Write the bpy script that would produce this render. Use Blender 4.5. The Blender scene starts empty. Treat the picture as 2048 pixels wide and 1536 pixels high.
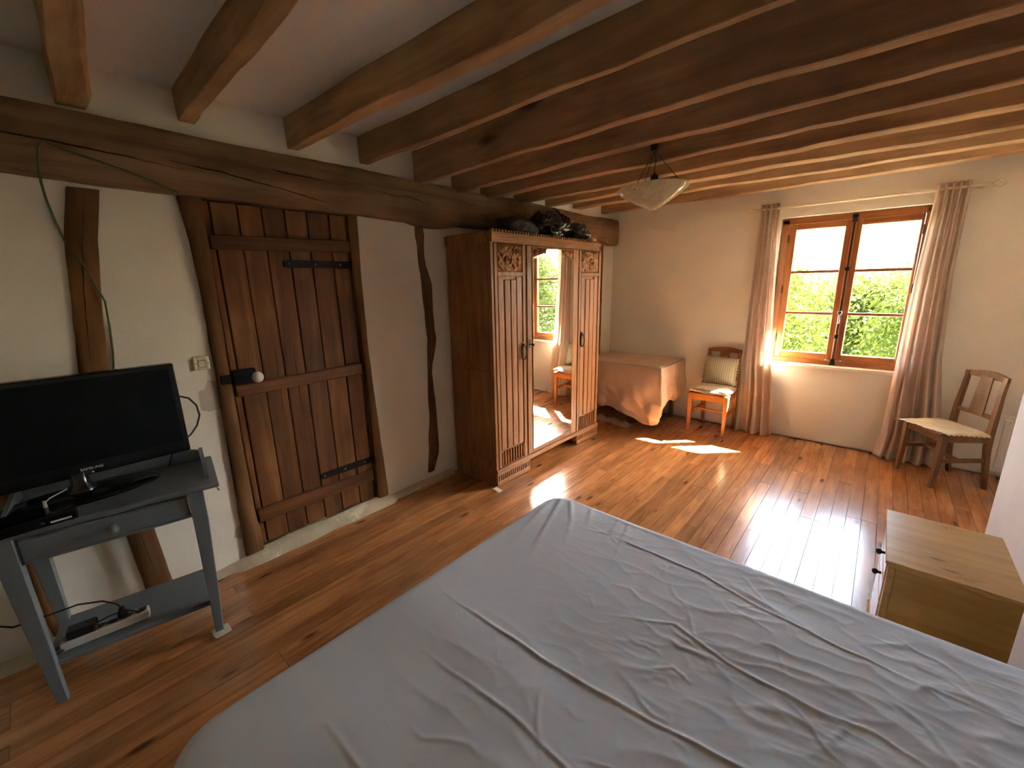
import bpy, bmesh, math, random
import numpy as np
from mathutils import Vector, Matrix, noise
rnd = random.Random(7)
PI = math.pi
S = bpy.context.scene
C = S.collection

# ------------------------------------------------------------------ camera
YAW, PITCH, ROLL, FPX = -0.72507, 0.234916, -0.019367, 832.97
f_ = Vector((math.sin(YAW)*math.cos(PITCH), math.cos(YAW)*math.cos(PITCH), -math.sin(PITCH)))
r_ = Vector((math.cos(YAW), -math.sin(YAW), 0)); u_ = r_.cross(f_)
r2 = math.cos(ROLL)*r_ + math.sin(ROLL)*u_; u2 = -math.sin(ROLL)*r_ + math.cos(ROLL)*u_
cam = bpy.data.cameras.new('camera'); co = bpy.data.objects.new('camera', cam); C.objects.link(co)
cam.sensor_width = 36; cam.sensor_fit = 'HORIZONTAL'; cam.lens = FPX/2048*36; cam.clip_start = .02; cam.clip_end = 300
m = Matrix((r2, u2, -f_)).transposed().to_4x4(); m.translation = (0, 0, 1.6); co.matrix_world = m
S.camera = co

# ------------------------------------------------------------------ world, sun, exposure
SUN_S, SUN_K = 1.12, 1.08   # drop and sideways run of a sun ray for each metre it comes in
SUN_EL = math.atan2(SUN_S, math.hypot(SUN_K, 1))
W = bpy.data.worlds.new('World'); S.world = W; W.use_nodes = True
wn = W.node_tree.nodes; wl = W.node_tree.links
bg = wn['Background']
sky = wn.new('ShaderNodeTexSky'); sky.sky_type = 'NISHITA'; sky.sun_disc = False
sky.sun_elevation = SUN_EL; sky.sun_rotation = math.radians(45); sky.air_density = 1.0; sky.dust_density = 2.5
haze = wn.new('ShaderNodeMix'); haze.data_type = 'RGBA'; haze.inputs[0].default_value = .5; haze.inputs[7].default_value = (.92, 1.0, 1.10, 1)
wl.new(sky.outputs[0], haze.inputs[6]); wl.new(haze.outputs[2], bg.inputs[0]); bg.inputs[1].default_value = 1.1
sd = bpy.data.lights.new('sun_offscreen', 'SUN'); sd.energy = 45; sd.angle = math.radians(.6); sd.color = (1, .93, .8)
so = bpy.data.objects.new('sun_offscreen', sd); C.objects.link(so)
sv = Vector((SUN_K, 1, SUN_S))
so.rotation_euler = sv.to_track_quat('Z', 'Y').to_euler(); so.location = (8, 12, 14)
S.view_settings.view_transform = 'Standard'; S.view_settings.look = 'None'
S.view_settings.exposure = 3.7; S.view_settings.gamma = 1; S.view_settings.use_curve_mapping = False

# ------------------------------------------------------------------ materials
def sock(b, *names):
    for n in names:
        if n in b.inputs: return b.inputs[n]
def newmat(name):
    mt = bpy.data.materials.new(name); mt.use_nodes = True
    return mt, mt.node_tree.nodes, mt.node_tree.links, mt.node_tree.nodes['Principled BSDF']
def ramp(n, stops):
    r = n.new('ShaderNodeValToRGB'); e = r.color_ramp.elements
    while len(e) < len(stops): e.new(.5)
    for i, (p, c) in enumerate(stops): e[i].position = p; e[i].color = (*c, 1)
    return r
def coords(n, l, scale, rand=True, rot=(0, 0, 0)):
    tc = n.new('ShaderNodeTexCoord'); mp = n.new('ShaderNodeMapping'); mp.inputs['Scale'].default_value = scale
    mp.inputs['Rotation'].default_value = rot
    if rand:
        oi = n.new('ShaderNodeObjectInfo'); mu = n.new('ShaderNodeVectorMath'); mu.operation = 'SCALE'
        cb = n.new('ShaderNodeCombineXYZ')
        for i in range(3): l.new(oi.outputs['Random'], cb.inputs[i])
        l.new(cb.outputs[0], mu.inputs[0]); mu.inputs['Scale'].default_value = 37
        ad = n.new('ShaderNodeVectorMath'); l.new(tc.outputs['Object'], ad.inputs[0]); l.new(mu.outputs[0], ad.inputs[1])
        l.new(ad.outputs[0], mp.inputs[0])
    else: l.new(tc.outputs['Object'], mp.inputs[0])
    return mp
def noise_n(n, l, vec, scale, detail=5, rough=.55, dist=0):
    t = n.new('ShaderNodeTexNoise'); t.inputs['Scale'].default_value = scale; t.inputs['Detail'].default_value = detail
    t.inputs['Roughness'].default_value = rough; t.inputs['Distortion'].default_value = dist
    l.new(vec.outputs[0], t.inputs['Vector']); return t
def mixc(n, l, fac, a, b, mode='MIX'):
    x = n.new('ShaderNodeMix'); x.data_type = 'RGBA'; x.blend_type = mode
    for k, v in (('Factor', fac), ('A', a), ('B', b)):
        s = {'Factor': x.inputs[0], 'A': x.inputs[6], 'B': x.inputs[7]}[k]
        if isinstance(v, (int, float)): s.default_value = v
        elif isinstance(v, tuple): s.default_value = (*v, 1)
        else: l.new(v, s)
    class O: pass
    o = O(); o.out = x.outputs[2]; return o
def bump(n, l, b, h, strength, dist=.01):
    bp = n.new('ShaderNodeBump'); bp.inputs['Strength'].default_value = strength; bp.inputs['Distance'].default_value = dist
    l.new(h, bp.inputs['Height']); l.new(bp.outputs[0], b.inputs['Normal'])
def wood(name, dark, mid, light, axis='Y', freq=14, rough=.5, bmp=.15, knots=0, knotcol=None, tone=.25, spec=.4, rvar=0):
    mt, n, l, b = newmat(name)
    ai = 'XYZ'.index(axis)
    sc = [1, 1, 1]; sc[ai] = .09
    mp = coords(n, l, tuple(sc))
    t = noise_n(n, l, mp, freq, 6, .6, .6)
    r = ramp(n, [(.28, dark), (.5, mid), (.72, light)]); l.new(t.outputs[0], r.inputs[0])
    col = r.outputs[0]
    mp2 = coords(n, l, (1, 1, 1)); t2 = noise_n(n, l, mp2, 2.3, 3)
    r2_ = ramp(n, [(.3, (1-tone,)*3), (.7, (1+tone*.35,)*3)]); l.new(t2.outputs[0], r2_.inputs[0])
    col = mixc(n, l, 1.0, col, r2_.outputs[0], 'MULTIPLY').out
    if rvar:
        oi = n.new('ShaderNodeObjectInfo'); rr = ramp(n, [(0, (1-rvar,)*3), (1, (1+rvar*.5,)*3)])
        l.new(oi.outputs['Random'], rr.inputs[0]); col = mixc(n, l, 1.0, col, rr.outputs[0], 'MULTIPLY').out
    if knots:
        ks = [knots, knots, knots]; ks[ai] = knots*.32
        mk = coords(n, l, tuple(ks)); v = n.new('ShaderNodeTexVoronoi'); v.inputs['Scale'].default_value = 1
        l.new(mk.outputs[0], v.inputs['Vector'])
        kr = ramp(n, [(.07, (1,)*3), (.16, (0,)*3)]); l.new(v.outputs['Distance'], kr.inputs[0])
        th = n.new('ShaderNodeMath'); th.operation = 'GREATER_THAN'; th.inputs[1].default_value = .32
        sx = n.new('ShaderNodeSeparateColor'); l.new(v.outputs['Color'], sx.inputs[0]); l.new(sx.outputs[0], th.inputs[0])
        mm = n.new('ShaderNodeMath'); mm.operation = 'MULTIPLY'; l.new(kr.outputs[0], mm.inputs[0]); l.new(th.outputs[0], mm.inputs[1])
        m8 = n.new('ShaderNodeMath'); m8.operation = 'MULTIPLY'; m8.inputs[1].default_value = .85; l.new(mm.outputs[0], m8.inputs[0])
        col = mixc(n, l, m8.outputs[0], col, knotcol or dark).out
    l.new(col, b.inputs['Base Color'])
    t3 = noise_n(n, l, mp2, 9, 4)
    rr2 = n.new('ShaderNodeMapRange'); rr2.inputs[3].default_value = rough*.75; rr2.inputs[4].default_value = rough*1.25
    l.new(t3.outputs[0], rr2.inputs[0]); l.new(rr2.outputs[0], b.inputs['Roughness'])
    sock(b, 'Specular IOR Level', 'Specular').default_value = spec
    bump(n, l, b, t.outputs[0], bmp, .004)
    return mt
def plaster(name, col, var=.12, bmp=.25, rough=.9, stain=None):
    mt, n, l, b = newmat(name)
    mp = coords(n, l, (1, 1, 1), False)
    t = noise_n(n, l, mp, 1.6, 6, .6); t2 = noise_n(n, l, mp, 22, 5, .65)
    r = ramp(n, [(.3, tuple(c*(1-var) for c in col)), (.7, col)]); l.new(t.outputs[0], r.inputs[0])
    c_ = r.outputs[0]
    if stain:
        t4 = noise_n(n, l, mp, 5, 5, .7, .5); r4 = ramp(n, [(.58, (0,)*3), (.68, (1,)*3)]); l.new(t4.outputs[0], r4.inputs[0])
        c_ = mixc(n, l, r4.outputs[0], c_, stain).out
    l.new(c_, b.inputs['Base Color']); b.inputs['Roughness'].default_value = rough
    ad = n.new('ShaderNodeMath'); ad.operation = 'ADD'; l.new(t.outputs[0], ad.inputs[0])
    sc = n.new('ShaderNodeMath'); sc.operation = 'MULTIPLY'; sc.inputs[1].default_value = .25; l.new(t2.outputs[0], sc.inputs[0]); l.new(sc.outputs[0], ad.inputs[1])
    bump(n, l, b, ad.outputs[0], bmp, .03); return mt
def plain(name, col, rough=.5, metal=0, spec=.5, coat=0, bmp=0, bsc=60):
    mt, n, l, b = newmat(name)
    b.inputs['Base Color'].default_value = (*col, 1); b.inputs['Roughness'].default_value = rough; b.inputs['Metallic'].default_value = metal
    sock(b, 'Specular IOR Level', 'Specular').default_value = spec
    if coat: b.inputs['Coat Weight'].default_value = coat
    mp = coords(n, l, (1, 1, 1), False); t = noise_n(n, l, mp, bsc, 3)
    mr = n.new('ShaderNodeMapRange'); mr.inputs[3].default_value = rough*.85; mr.inputs[4].default_value = min(1, rough*1.15)
    l.new(t.outputs[0], mr.inputs[0]); l.new(mr.outputs[0], b.inputs['Roughness'])
    if bmp: bump(n, l, b, t.outputs[0], bmp, .004)
    return mt
def fabric(name, col, col2=None, trans=.0, weave=420, bmp=.2, rough=.95, var=.1, stripes=None):
    mt, n, l, b = newmat(name)
    mp = coords(n, l, (1, 1, 1), False)
    w1 = n.new('ShaderNodeTexWave'); w1.inputs['Scale'].default_value = weave; w1.bands_direction = 'Z'; w1.inputs['Distortion'].default_value = 1.5
    w2 = n.new('ShaderNodeTexWave'); w2.inputs['Scale'].default_value = weave; w2.bands_direction = 'X'; w2.inputs['Distortion'].default_value = 1.5
    for w in (w1, w2): l.new(mp.outputs[0], w.inputs['Vector'])
    ad = n.new('ShaderNodeMath'); ad.operation = 'ADD'; l.new(w1.outputs['Fac'], ad.inputs[0]); l.new(w2.outputs['Fac'], ad.inputs[1])
    t = noise_n(n, l, mp, 7, 4)
    c2 = col2 or tuple(c*(1-var) for c in col)
    r = ramp(n, [(.3, c2), (.7, col)]); l.new(t.outputs[0], r.inputs[0])
    c_ = r.outputs[0]
    if stripes:
        for sc, w, c3 in stripes:
            ws = n.new('ShaderNodeTexWave'); ws.inputs['Scale'].default_value = sc; ws.bands_direction = 'X'; l.new(mp.outputs[0], ws.inputs['Vector'])
            rs = ramp(n, [(1-w-.05, (0,)*3), (1-w, (1,)*3)]); l.new(ws.outputs['Fac'], rs.inputs[0])
            c_ = mixc(n, l, rs.outputs[0], c_, c3).out
    l.new(c_, b.inputs['Base Color']); b.inputs['Roughness'].default_value = rough
    sock(b, 'Specular IOR Level', 'Specular').default_value = .15
    bump(n, l, b, ad.outputs[0], bmp, .002)
    if trans:
        out = n['Material Output']; tr = n.new('ShaderNodeBsdfTranslucent'); l.new(c_, tr.inputs[0])
        mx = n.new('ShaderNodeMixShader'); mx.inputs[0].default_value = trans
        l.new(b.outputs[0], mx.inputs[1]); l.new(tr.outputs[0], mx.inputs[2]); l.new(mx.outputs[0], out.inputs[0])
    return mt
def glass_pane(name):
    mt, n, l, b = newmat(name); n.remove(b); out = n['Material Output']
    t = n.new('ShaderNodeBsdfTransparent'); t.inputs[0].default_value = (.96, .98, .97, 1)
    g = n.new('ShaderNodeBsdfGlossy'); g.inputs['Roughness'].default_value = .02
    mx = n.new('ShaderNodeMixShader'); mx.inputs[0].default_value = .05; l.new(t.outputs[0], mx.inputs[1]); l.new(g.outputs[0], mx.inputs[2]); l.new(mx.outputs[0], out.inputs[0])
    return mt

M = {}
M['plaster'] = plaster('cream_plaster', (.87, .82, .715), .08, .3)
M['plaster_white'] = plaster('white_plaster', (.82, .80, .74), .06, .3)
M['ceiling'] = plaster('ceiling_plaster', (.87, .83, .76), .08, .3)
M['curb'] = plaster('rough_plaster', (.62, .52, .36), .35, 1.0, .9, (.75, .68, .52))
M['mortar'] = plaster('grey_mortar', (.62, .54, .44), .2, .5)
M['dark_gap'] = plain('subfloor_boards', (.26, .16, .085), .9)
M['floor'] = wood('pine_floor', (.32, .115, .036), (.52, .215, .072), (.64, .30, .115), 'Y', 26, .24, .10, 8.5, (.07, .018, .008), .3, .5, .28)
_fm = M['floor'].node_tree.nodes['Principled BSDF']; _fm.inputs['Coat Weight'].default_value = .55; _fm.inputs['Coat Roughness'].default_value = .16
M['joist'] = wood('old_pine_joist', (.31, .17, .085), (.47, .28, .14), (.58, .37, .19), 'X', 16, .75, .35, 3.2, (.09, .04, .016), .3, .3, .2)
M['joist2'] = wood('reddish_pine_joist', (.29, .155, .082), (.43, .25, .14), (.53, .33, .185), 'X', 16, .75, .35, 4, (.08, .03, .014), .3, .3, .15)
M['beam'] = wood('old_oak_beam', (.125, .07, .038), (.24, .147, .083), (.35, .225, .13), 'Y', 13, .85, .7, 0, None, .4, .2)
M['post'] = wood('old_oak_post', (.10, .045, .017), (.20, .095, .034), (.30, .15, .055), 'Z', 13, .8, .7, 0, None, .4, .25)
M['door'] = wood('stained_door', (.085, .03, .010), (.20, .078, .024), (.34, .155, .055), 'Z', 11, .5, .4, 4.5, (.03, .01, .004), .5, .35, .3)
M['door_h'] = wood('stained_door_batten', (.07, .026, .010), (.165, .065, .022), (.25, .105, .036), 'Y', 11, .5, .4, 0, None, .4, .35)
M['iron'] = plain('black_iron', (.018, .017, .017), .5, .6, .4, 0, .3, 90)
M['porcelain'] = plain('white_porcelain', (.75, .74, .70), .15)
M['oak'] = wood('wardrobe_oak', (.22, .08, .023), (.345, .142, .046), (.46, .21, .075), 'Z', 34, .42, .15, 0, None, .15, .4)
M['oak_y'] = wood('wardrobe_oak_rail', (.22, .08, .023), (.345, .142, .046), (.46, .21, .075), 'Y', 34, .42, .15, 0, None, .15, .4)
M['oak_side'] = wood('wardrobe_side', (.22, .08, .023), (.345, .142, .046), (.46, .21, .075), 'Z', 22, .5, .15, 0, None, .2, .35)
M['carve'] = wood('carved_oak', (.26, .105, .033), (.38, .165, .055), (.48, .23, .085), 'Z', 30, .38, .1, 0, None, .2, .4)
M['mirror'] = plain('mirror_silver', (.93, .94, .92), .015, 1)
M['bronze'] = plain('aged_bronze', (.10, .065, .035), .45, .8)
M['win_wood'] = wood('window_varnish', (.26, .085, .022), (.40, .14, .036), (.50, .20, .055), 'Z', 24, .35, .1, 0, None, .15, .45)
M['win_wood_x'] = wood('window_varnish_rail', (.26, .085, .022), (.40, .14, .036), (.50, .20, .055), 'X', 24, .35, .1, 0, None, .15, .45)
M['glass'] = glass_pane('window_glass')
M['sill'] = plain('white_sill_paint', (.85, .82, .75), .5)
M['rod'] = plain('cream_rod_paint', (.78, .70, .52), .4)
M['linen'] = fabric('pink_beige_linen', (.82, .70, .62), (.76, .64, .55), .5, 38, .12)
M['drop'] = fabric('old_rose_beige_cloth', (.72, .54, .41), (.66, .48, .36), .06, 45, .08)
M['sheet'] = fabric('pale_grey_cotton', (.74, .775, .82), (.715, .75, .795), 0, 60, .02)
M['bedbase'] = fabric('beige_bed_base', (.45, .40, .33), None, 0, 45, .2)
M['chair'] = wood('honey_beech', (.28, .10, .024), (.40, .16, .042), (.48, .21, .06), 'Z', 22, .38, .08, 0, None, .2, .45)
M['chair_x'] = wood('honey_beech_rail', (.28, .10, .024), (.40, .16, .042), (.48, .21, .06), 'X', 22, .38, .08, 0, None, .2, .45)
M['chair2'] = wood('dull_walnut', (.13, .065, .03), (.2, .105, .05), (.27, .15, .075), 'Z', 22, .42, .1, 0, None, .25, .4)
M['cushion'] = fabric('striped_cushion', (.66, .58, .43), (.60, .52, .37), 0, 45, .2, .95, .1, [(14, .25, (.50, .40, .27)), (28, .1, (.42, .32, .2))])
M['seatpad'] = fabric('cream_seat_pad', (.76, .68, .54), (.66, .56, .42), 0, 45, .2, .95, .1, [(18, .2, (.62, .50, .36))])
M['lace'] = fabric('cream_lace', (.82, .75, .60), (.60, .52, .36), .1, 18, .6)
M['grey_paint'] = plain('blue_grey_paint', (.15, .17, .18), .45, 0, .4, 0, .1, 40)
M['grey_top'] = M['grey_paint']
M['black_gloss'] = plain('black_gloss_plastic', (.006, .006, .007), .18, 0, .5)
M['screen'] = plain('dark_screen', (.004, .005, .006), .25, 0, .22, 0, 0, 2)
M['black'] = plain('black_plastic', (.010, .010, .011), .45)
M['white_plastic'] = plain('white_plastic', (.72, .70, .64), .35)
M['switch'] = plain('cream_switch_plastic', (.74, .66, .5), .4)
M['logo'] = plain('silver_print', (.65, .66, .68), .3)
M['green_cord'] = plain('green_cord_cover', (.075, .13, .04), .6)
M['paper'] = plain('folded_paper', (.62, .58, .44), .8)
M['radiator'] = plain('radiator_enamel', (.82, .80, .74), .4)
M['bag'] = plain('black_bin_bag', (.008, .008, .012), .2, 0, .6, 0, .5, 14)
M['bag2'] = plain('dusty_bag', (.04, .032, .025), .38, 0, .5, 0, .5, 14)
M['cloth_white'] = fabric('white_wrap', (.62, .58, .5))
M['pine_top'] = wood('nightstand_pine_top', (.50, .25, .055), (.62, .33, .08), (.70, .42, .12), 'X', 20, .3, .06, 14, (.16, .05, .014), .15, .45)
M['pine_side'] = wood('nightstand_side', (.50, .25, .055), (.62, .33, .08), (.70, .42, .12), 'X', 18, .35, .08, 0, None, .2, .45)
M['dark_knob'] = plain('dark_wood_knob', (.035, .014, .008), .3)
M['pale_edge'] = wood('nightstand_front', (.50, .25, .055), (.62, .33, .08), (.70, .42, .12), 'Y', 20, .3, .06, 0, None, .1, .45)

def bowl_mat():
    mt, n, l, b = newmat('marbled_glass')
    mp = coords(n, l, (1, 1, 1), False); t = noise_n(n, l, mp, 9, 5, .6, 2.5)
    r = ramp(n, [(.35, (.74, .65, .45)), (.6, (.88, .80, .58))]); l.new(t.outputs[0], r.inputs[0])
    l.new(r.outputs[0], b.inputs['Base Color']); b.inputs['Roughness'].default_value = .12
    tr = n.new('ShaderNodeBsdfTranslucent'); l.new(r.outputs[0], tr.inputs[0])
    mx = n.new('ShaderNodeMixShader'); mx.inputs[0].default_value = .4
    l.new(b.outputs[0], mx.inputs[1]); l.new(tr.outputs[0], mx.inputs[2]); l.new(mx.outputs[0], n['Material Output'].inputs[0])
    return mt
M['bowl'] = bowl_mat()
def leaf_mat(name, a, c):
    mt, n, l, b = newmat(name)
    mp = coords(n, l, (1, 1, 1), False); t = noise_n(n, l, mp, 1.3, 4)
    r = ramp(n, [(.35, a), (.65, c)]); l.new(t.outputs[0], r.inputs[0]); l.new(r.outputs[0], b.inputs['Base Color']); b.inputs['Roughness'].default_value = .8; sock(b, 'Specular IOR Level', 'Specular').default_value = .08
    tr = n.new('ShaderNodeBsdfTranslucent'); l.new(r.outputs[0], tr.inputs[0])
    mx = n.new('ShaderNodeMixShader'); mx.inputs[0].default_value = .5
    l.new(b.outputs[0], mx.inputs[1]); l.new(tr.outputs[0], mx.inputs[2]); l.new(mx.outputs[0], n['Material Output'].inputs[0])
    return mt
M['leaf'] = leaf_mat('spring_leaves', (.035, .05, .005), (.08, .095, .012))
M['leaf2'] = leaf_mat('pale_leaves', (.055, .068, .009), (.10, .115, .018))
M['bark'] = wood('bark', (.03, .025, .018), (.06, .048, .034), (.09, .075, .055), 'Z', 8, .9, .6)
M['grass'] = plaster('lawn', (.07, .095, .035), .4, .5)

# ------------------------------------------------------------------ mesh builder
def rootloc(o):
    v = Vector((0, 0, 0))
    while o is not None: v += o.location; o = o.parent
    return v
class MB:
    def __init__(s): s.bm = bmesh.new()
    def box(s, x0, x1, y0, y1, z0, z1, bev=0, seg=1):
        mt = Matrix.Translation(((x0+x1)/2, (y0+y1)/2, (z0+z1)/2)) @ Matrix.Diagonal((abs(x1-x0), abs(y1-y0), abs(z1-z0), 1))
        r = bmesh.ops.create_cube(s.bm, size=1, matrix=mt)
        if bev:
            es = list({e for v in r['verts'] for e in v.link_edges})
            bmesh.ops.bevel(s.bm, geom=es, offset=bev, segments=seg, affect='EDGES', profile=.5, clamp_overlap=True)
        return s
    def loft(s, secs, closed=True, cap=True, smooth=False):
        vs = [[s.bm.verts.new(p) for p in sec] for sec in secs]
        n = len(secs[0]); k = n if closed else n-1
        for i in range(len(vs)-1):
            for j in range(k):
                fc = s.bm.faces.new((vs[i][j], vs[i][(j+1) % n], vs[i+1][(j+1) % n], vs[i+1][j])); fc.smooth = smooth
        if cap and closed:
            s.bm.faces.new(vs[0][::-1]); s.bm.faces.new(vs[-1])
        return s
    def tube(s, pts, r, n=8, cap=True):
        pts = [Vector(p) for p in pts]; rs = r if isinstance(r, (list, tuple)) else [r]*len(pts)
        secs = []; ref = None
        for i, p in enumerate(pts):
            d = (pts[min(i+1, len(pts)-1)]-pts[max(i-1, 0)])
            d = d.normalized() if d.length > 1e-9 else Vector((0, 0, 1))
            if ref is None: ref = Vector((0, 0, 1)) if abs(d.z) < .9 else Vector((1, 0, 0))
            a = (ref - d*ref.dot(d)); a = a.normalized() if a.length > 1e-6 else d.orthogonal().normalized(); ref = a; b = d.cross(a)
            secs.append([p + (a*math.cos(2*PI*j/n)+b*math.sin(2*PI*j/n))*rs[i] for j in range(n)])
        return s.loft(secs, True, cap, True)
    def lathe(s, prof, c=(0, 0, 0), n=16, axis='Z'):
        secs = []
        for r, h in prof:
            sec = []
            for j in range(n):
                a = 2*PI*j/n; q = (max(r, 1e-4)*math.cos(a), max(r, 1e-4)*math.sin(a), h)
                if axis == 'X': q = (q[2], q[0], q[1])
                if axis == 'Y': q = (q[1], q[2], q[0])
                sec.append(Vector(q)+Vector(c))
            secs.append(sec)
        return s.loft(secs, True, True, True)
    def prism(s, poly, axis, a, b):
        def P(u, v, w): return {'X': (w, u, v), 'Y': (u, w, v), 'Z': (u, v, w)}[axis]
        return s.loft([[P(u, v, a) for u, v in poly], [P(u, v, b) for u, v in poly]])
    def grid(s, fn, nu, nv, smooth=True):
        vs = [[s.bm.verts.new(fn(i/nu, j/nv)) for j in range(nv+1)] for i in range(nu+1)]
        for i in range(nu):
            for j in range(nv):
                fc = s.bm.faces.new((vs[i][j], vs[i+1][j], vs[i+1][j+1], vs[i][j+1])); fc.smooth = smooth
        return s
    def build(s, name, mat, parent=None, local=False, ang=None, weld=0, thick=0):
        if weld: bmesh.ops.remove_doubles(s.bm, verts=s.bm.verts, dist=weld)
        if parent is not None and not local:
            bmesh.ops.translate(s.bm, verts=s.bm.verts, vec=-rootloc(parent))
        bmesh.ops.recalc_face_normals(s.bm, faces=s.bm.faces)
        me = bpy.data.meshes.new(name); s.bm.to_mesh(me); s.bm.free()
        if ang is not None:
            for p in me.polygons: p.use_smooth = True
            me.set_sharp_from_angle(angle=math.radians(ang))
        me.materials.append(mat)
        o = bpy.data.objects.new(name, me); C.objects.link(o)
        if parent is not None: o.parent = parent
        if thick:
            md = o.modifiers.new('thickness', 'SOLIDIFY'); md.thickness = thick; md.offset = 0
        return o
def empty(name, loc, rz=0):
    o = bpy.data.objects.new(name, None); C.objects.link(o); o.location = loc; o.rotation_euler = (0, 0, rz); o.empty_display_size = .1; return o
def tag(o, label=None, cat=None, group=None, kind=None):
    for k, v in (('label', label), ('category', cat), ('group', group), ('kind', kind)):
        if v: o[k] = v
    return o
def thing(name, label, cat, loc, rz=0, group=None): return tag(empty(name, loc, rz), label, cat, group)
def struct(o, label=None): return tag(o, label, kind='structure')
def box(name, mat, parent, x0, x1, y0, y1, z0, z1, bev=0, local=False): return MB().box(x0, x1, y0, y1, z0, z1, bev).build(name, mat, parent, local)
def wob(t, seed, a, f=3.0): return a*(math.sin(t*f+seed*1.7)+.6*math.sin(t*f*2.3+seed*3.1)+.35*math.sin(t*f*5.1+seed*5.3))/1.6
def lerp(a, b, t): return a+(b-a)*t
def interp(pts, x):
    if x <= pts[0][0]: return pts[0][1]
    for (a, b), (c, d) in zip(pts, pts[1:]):
        if x <= c: return lerp(b, d, (x-a)/(c-a))
    return pts[-1][1]

def carve(o, cutters, ang=None):
    tmp = []
    for b in cutters:
        bmesh.ops.recalc_face_normals(b.bm, faces=b.bm.faces); me = bpy.data.meshes.new('cut'); b.bm.to_mesh(me); b.bm.free()
        c = bpy.data.objects.new('cut', me); C.objects.link(c); tmp.append(c)
        md = o.modifiers.new('cut', 'BOOLEAN'); md.operation = 'DIFFERENCE'; md.solver = 'EXACT'; md.object = c
    bpy.context.view_layer.update()
    me = bpy.data.meshes.new_from_object(o.evaluated_get(bpy.context.evaluated_depsgraph_get()))
    o.modifiers.clear(); old = o.data; nm = old.name; o.data = me; bpy.data.meshes.remove(old); me.name = nm
    for c in tmp:
        m_ = c.data; bpy.data.objects.remove(c); bpy.data.meshes.remove(m_)
    if ang is not None: me.set_sharp_from_angle(angle=math.radians(ang))

# ------------------------------------------------------------------ room shell
XL, XR, XR2, YR, YW, ZC = -2.65, .60, 1.25, -1.35, 4.95, 2.52
fl = struct(box('floor', M['dark_gap'], None, XL-.1, XR2+.1, YR-.1, 5.0, -.08, -.014), 'varnished knotty pine board floor')
PW = .0808; pm = {}
def plank_mesh(L):
    k = round(L, 2)
    if k not in pm:
        b = MB().box(-PW/2+.0012, PW/2-.0012, -L/2+.0008, L/2-.0008, -.014, 0)
        me = bpy.data.meshes.new('plank'); b.bm.to_mesh(me); b.bm.free(); me.materials.append(M['floor']); pm[k] = me
    return pm[k]
nrow = int((XR2-XL)/PW)
for i in range(nrow+1):
    x = XL + .03 + PW*i
    y = YR if x < XR+.02 else 3.25
    if x > XR2-.02: continue
    first = True
    while y < YW-.01:
        L = rnd.choice([1.4, 1.8, 2.2, 2.6]) if not first else rnd.choice([.6, 1.0, 1.4, 1.8, 2.2]); first = False
        if y+L > YW-.3: L = YW-.004-y
        o = bpy.data.objects.new('plank', plank_mesh(L)); C.objects.link(o); o.parent = fl; o.location = (x, y+round(L, 2)/2, rnd.uniform(-.0006, .0003)); y += L
ce = struct(box('ceiling', M['ceiling'], None, XL-.1, XR2+.1, YR-.1, YW+.05, ZC, ZC+.12), 'off-white plaster between the ceiling beams')

# left wall with the door opening
w = MB(); dy0, dy1, dz1 = .60, 1.49, 2.06
w.box(XL-.14, XL, YR-.1, dy0, -.08, ZC).box(XL-.14, XL, dy1, YW+.05, -.08, ZC).box(XL-.14, XL, dy0, dy1, dz1, ZC).box(XL-.14, XL-.1, dy0, dy1, -.08, dz1)
wallL = struct(w.build('wall_left', M['plaster'], None), 'cream plastered timber-framed wall with an old door')
# window wall
ox0, ox1, oz0, oz1 = -.86, .21, .775, 2.17
w = MB()
for y0, y1, zb in ((YW, 5.0, .012), (5.0, 5.19, -.1)):
    w.box(XL-.1, ox0, y0, y1, zb, ZC+.1).box(ox1, XR2+.1, y0, y1, zb, ZC+.1).box(ox0, ox1, y0, y1, zb, oz0).box(ox0, ox1, y0, y1, oz1, ZC+.1)
wallW = struct(w.build('wall_back', M['plaster'], None), 'beige plastered wall with the casement window')
# right walls: projecting stretch beside the bed, recess further on
struct(MB().box(XR, XR2+.1, YR-.1, 3.29, -.08, ZC, .012, 2).build('wall_right', M['plaster'], None), 'projecting plastered wall beside the bed and nightstand')
struct(box('wall_recess', M['plaster'], None, XR2, XR2+.1, 3.28, YW+.05, -.08, ZC), 'side wall of the recess behind the walnut chair')
struct(box('wall_rear', M['plaster'], None, XL-.1, XR2+.1, YR-.12, YR, -.08, ZC), 'plastered wall behind the near side of the bed')
# unseen roof slabs added outside to cut the sun
ev = MB().prism([(5.195, 3.60), (6.66, 3.03), (6.66, 3.10), (5.195, 3.70)], 'X', -5, 2.7)
struct(ev.build('added_eave', M['beam'], None), 'unseen wooden eave added over the window to trim the sun patch')
ev = MB().prism([(1.36, 3.45), (3.55, 2.80), (3.55, 2.90), (1.36, 3.55)], 'Y', -4, 5.2)  # unseen roof, added only as a sun shade on this side
struct(ev.build('added_porch_roof', M['beam'], None), 'unseen wooden porch roof added to keep sun off the side of the house')

# rough plaster curb at the foot of the left wall
def curb():
    b = MB(); secs = []
    for i in range(73):
        y = lerp(-1.3, 2.18, i/72); h = .045+.018*noise.noise((y*4, 0, 0))+(.03 if .55 < y < 1.55 else 0)*.6
        d = .035+.02*noise.noise((y*5, 3, 0))+(.03 if .5 < y < 1.6 else 0)
        secs.append([(XL-.02, y, .0005), (XL+d, y, .0005), (XL+d*.85+.004*noise.noise((y*30, 1, 1)), y, h*.55), (XL+.012, y, h), (XL-.02, y, h)])
    b.loft(secs); return b.build('plaster_curb', M['curb'], wallL, ang=60)
curb()

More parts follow.
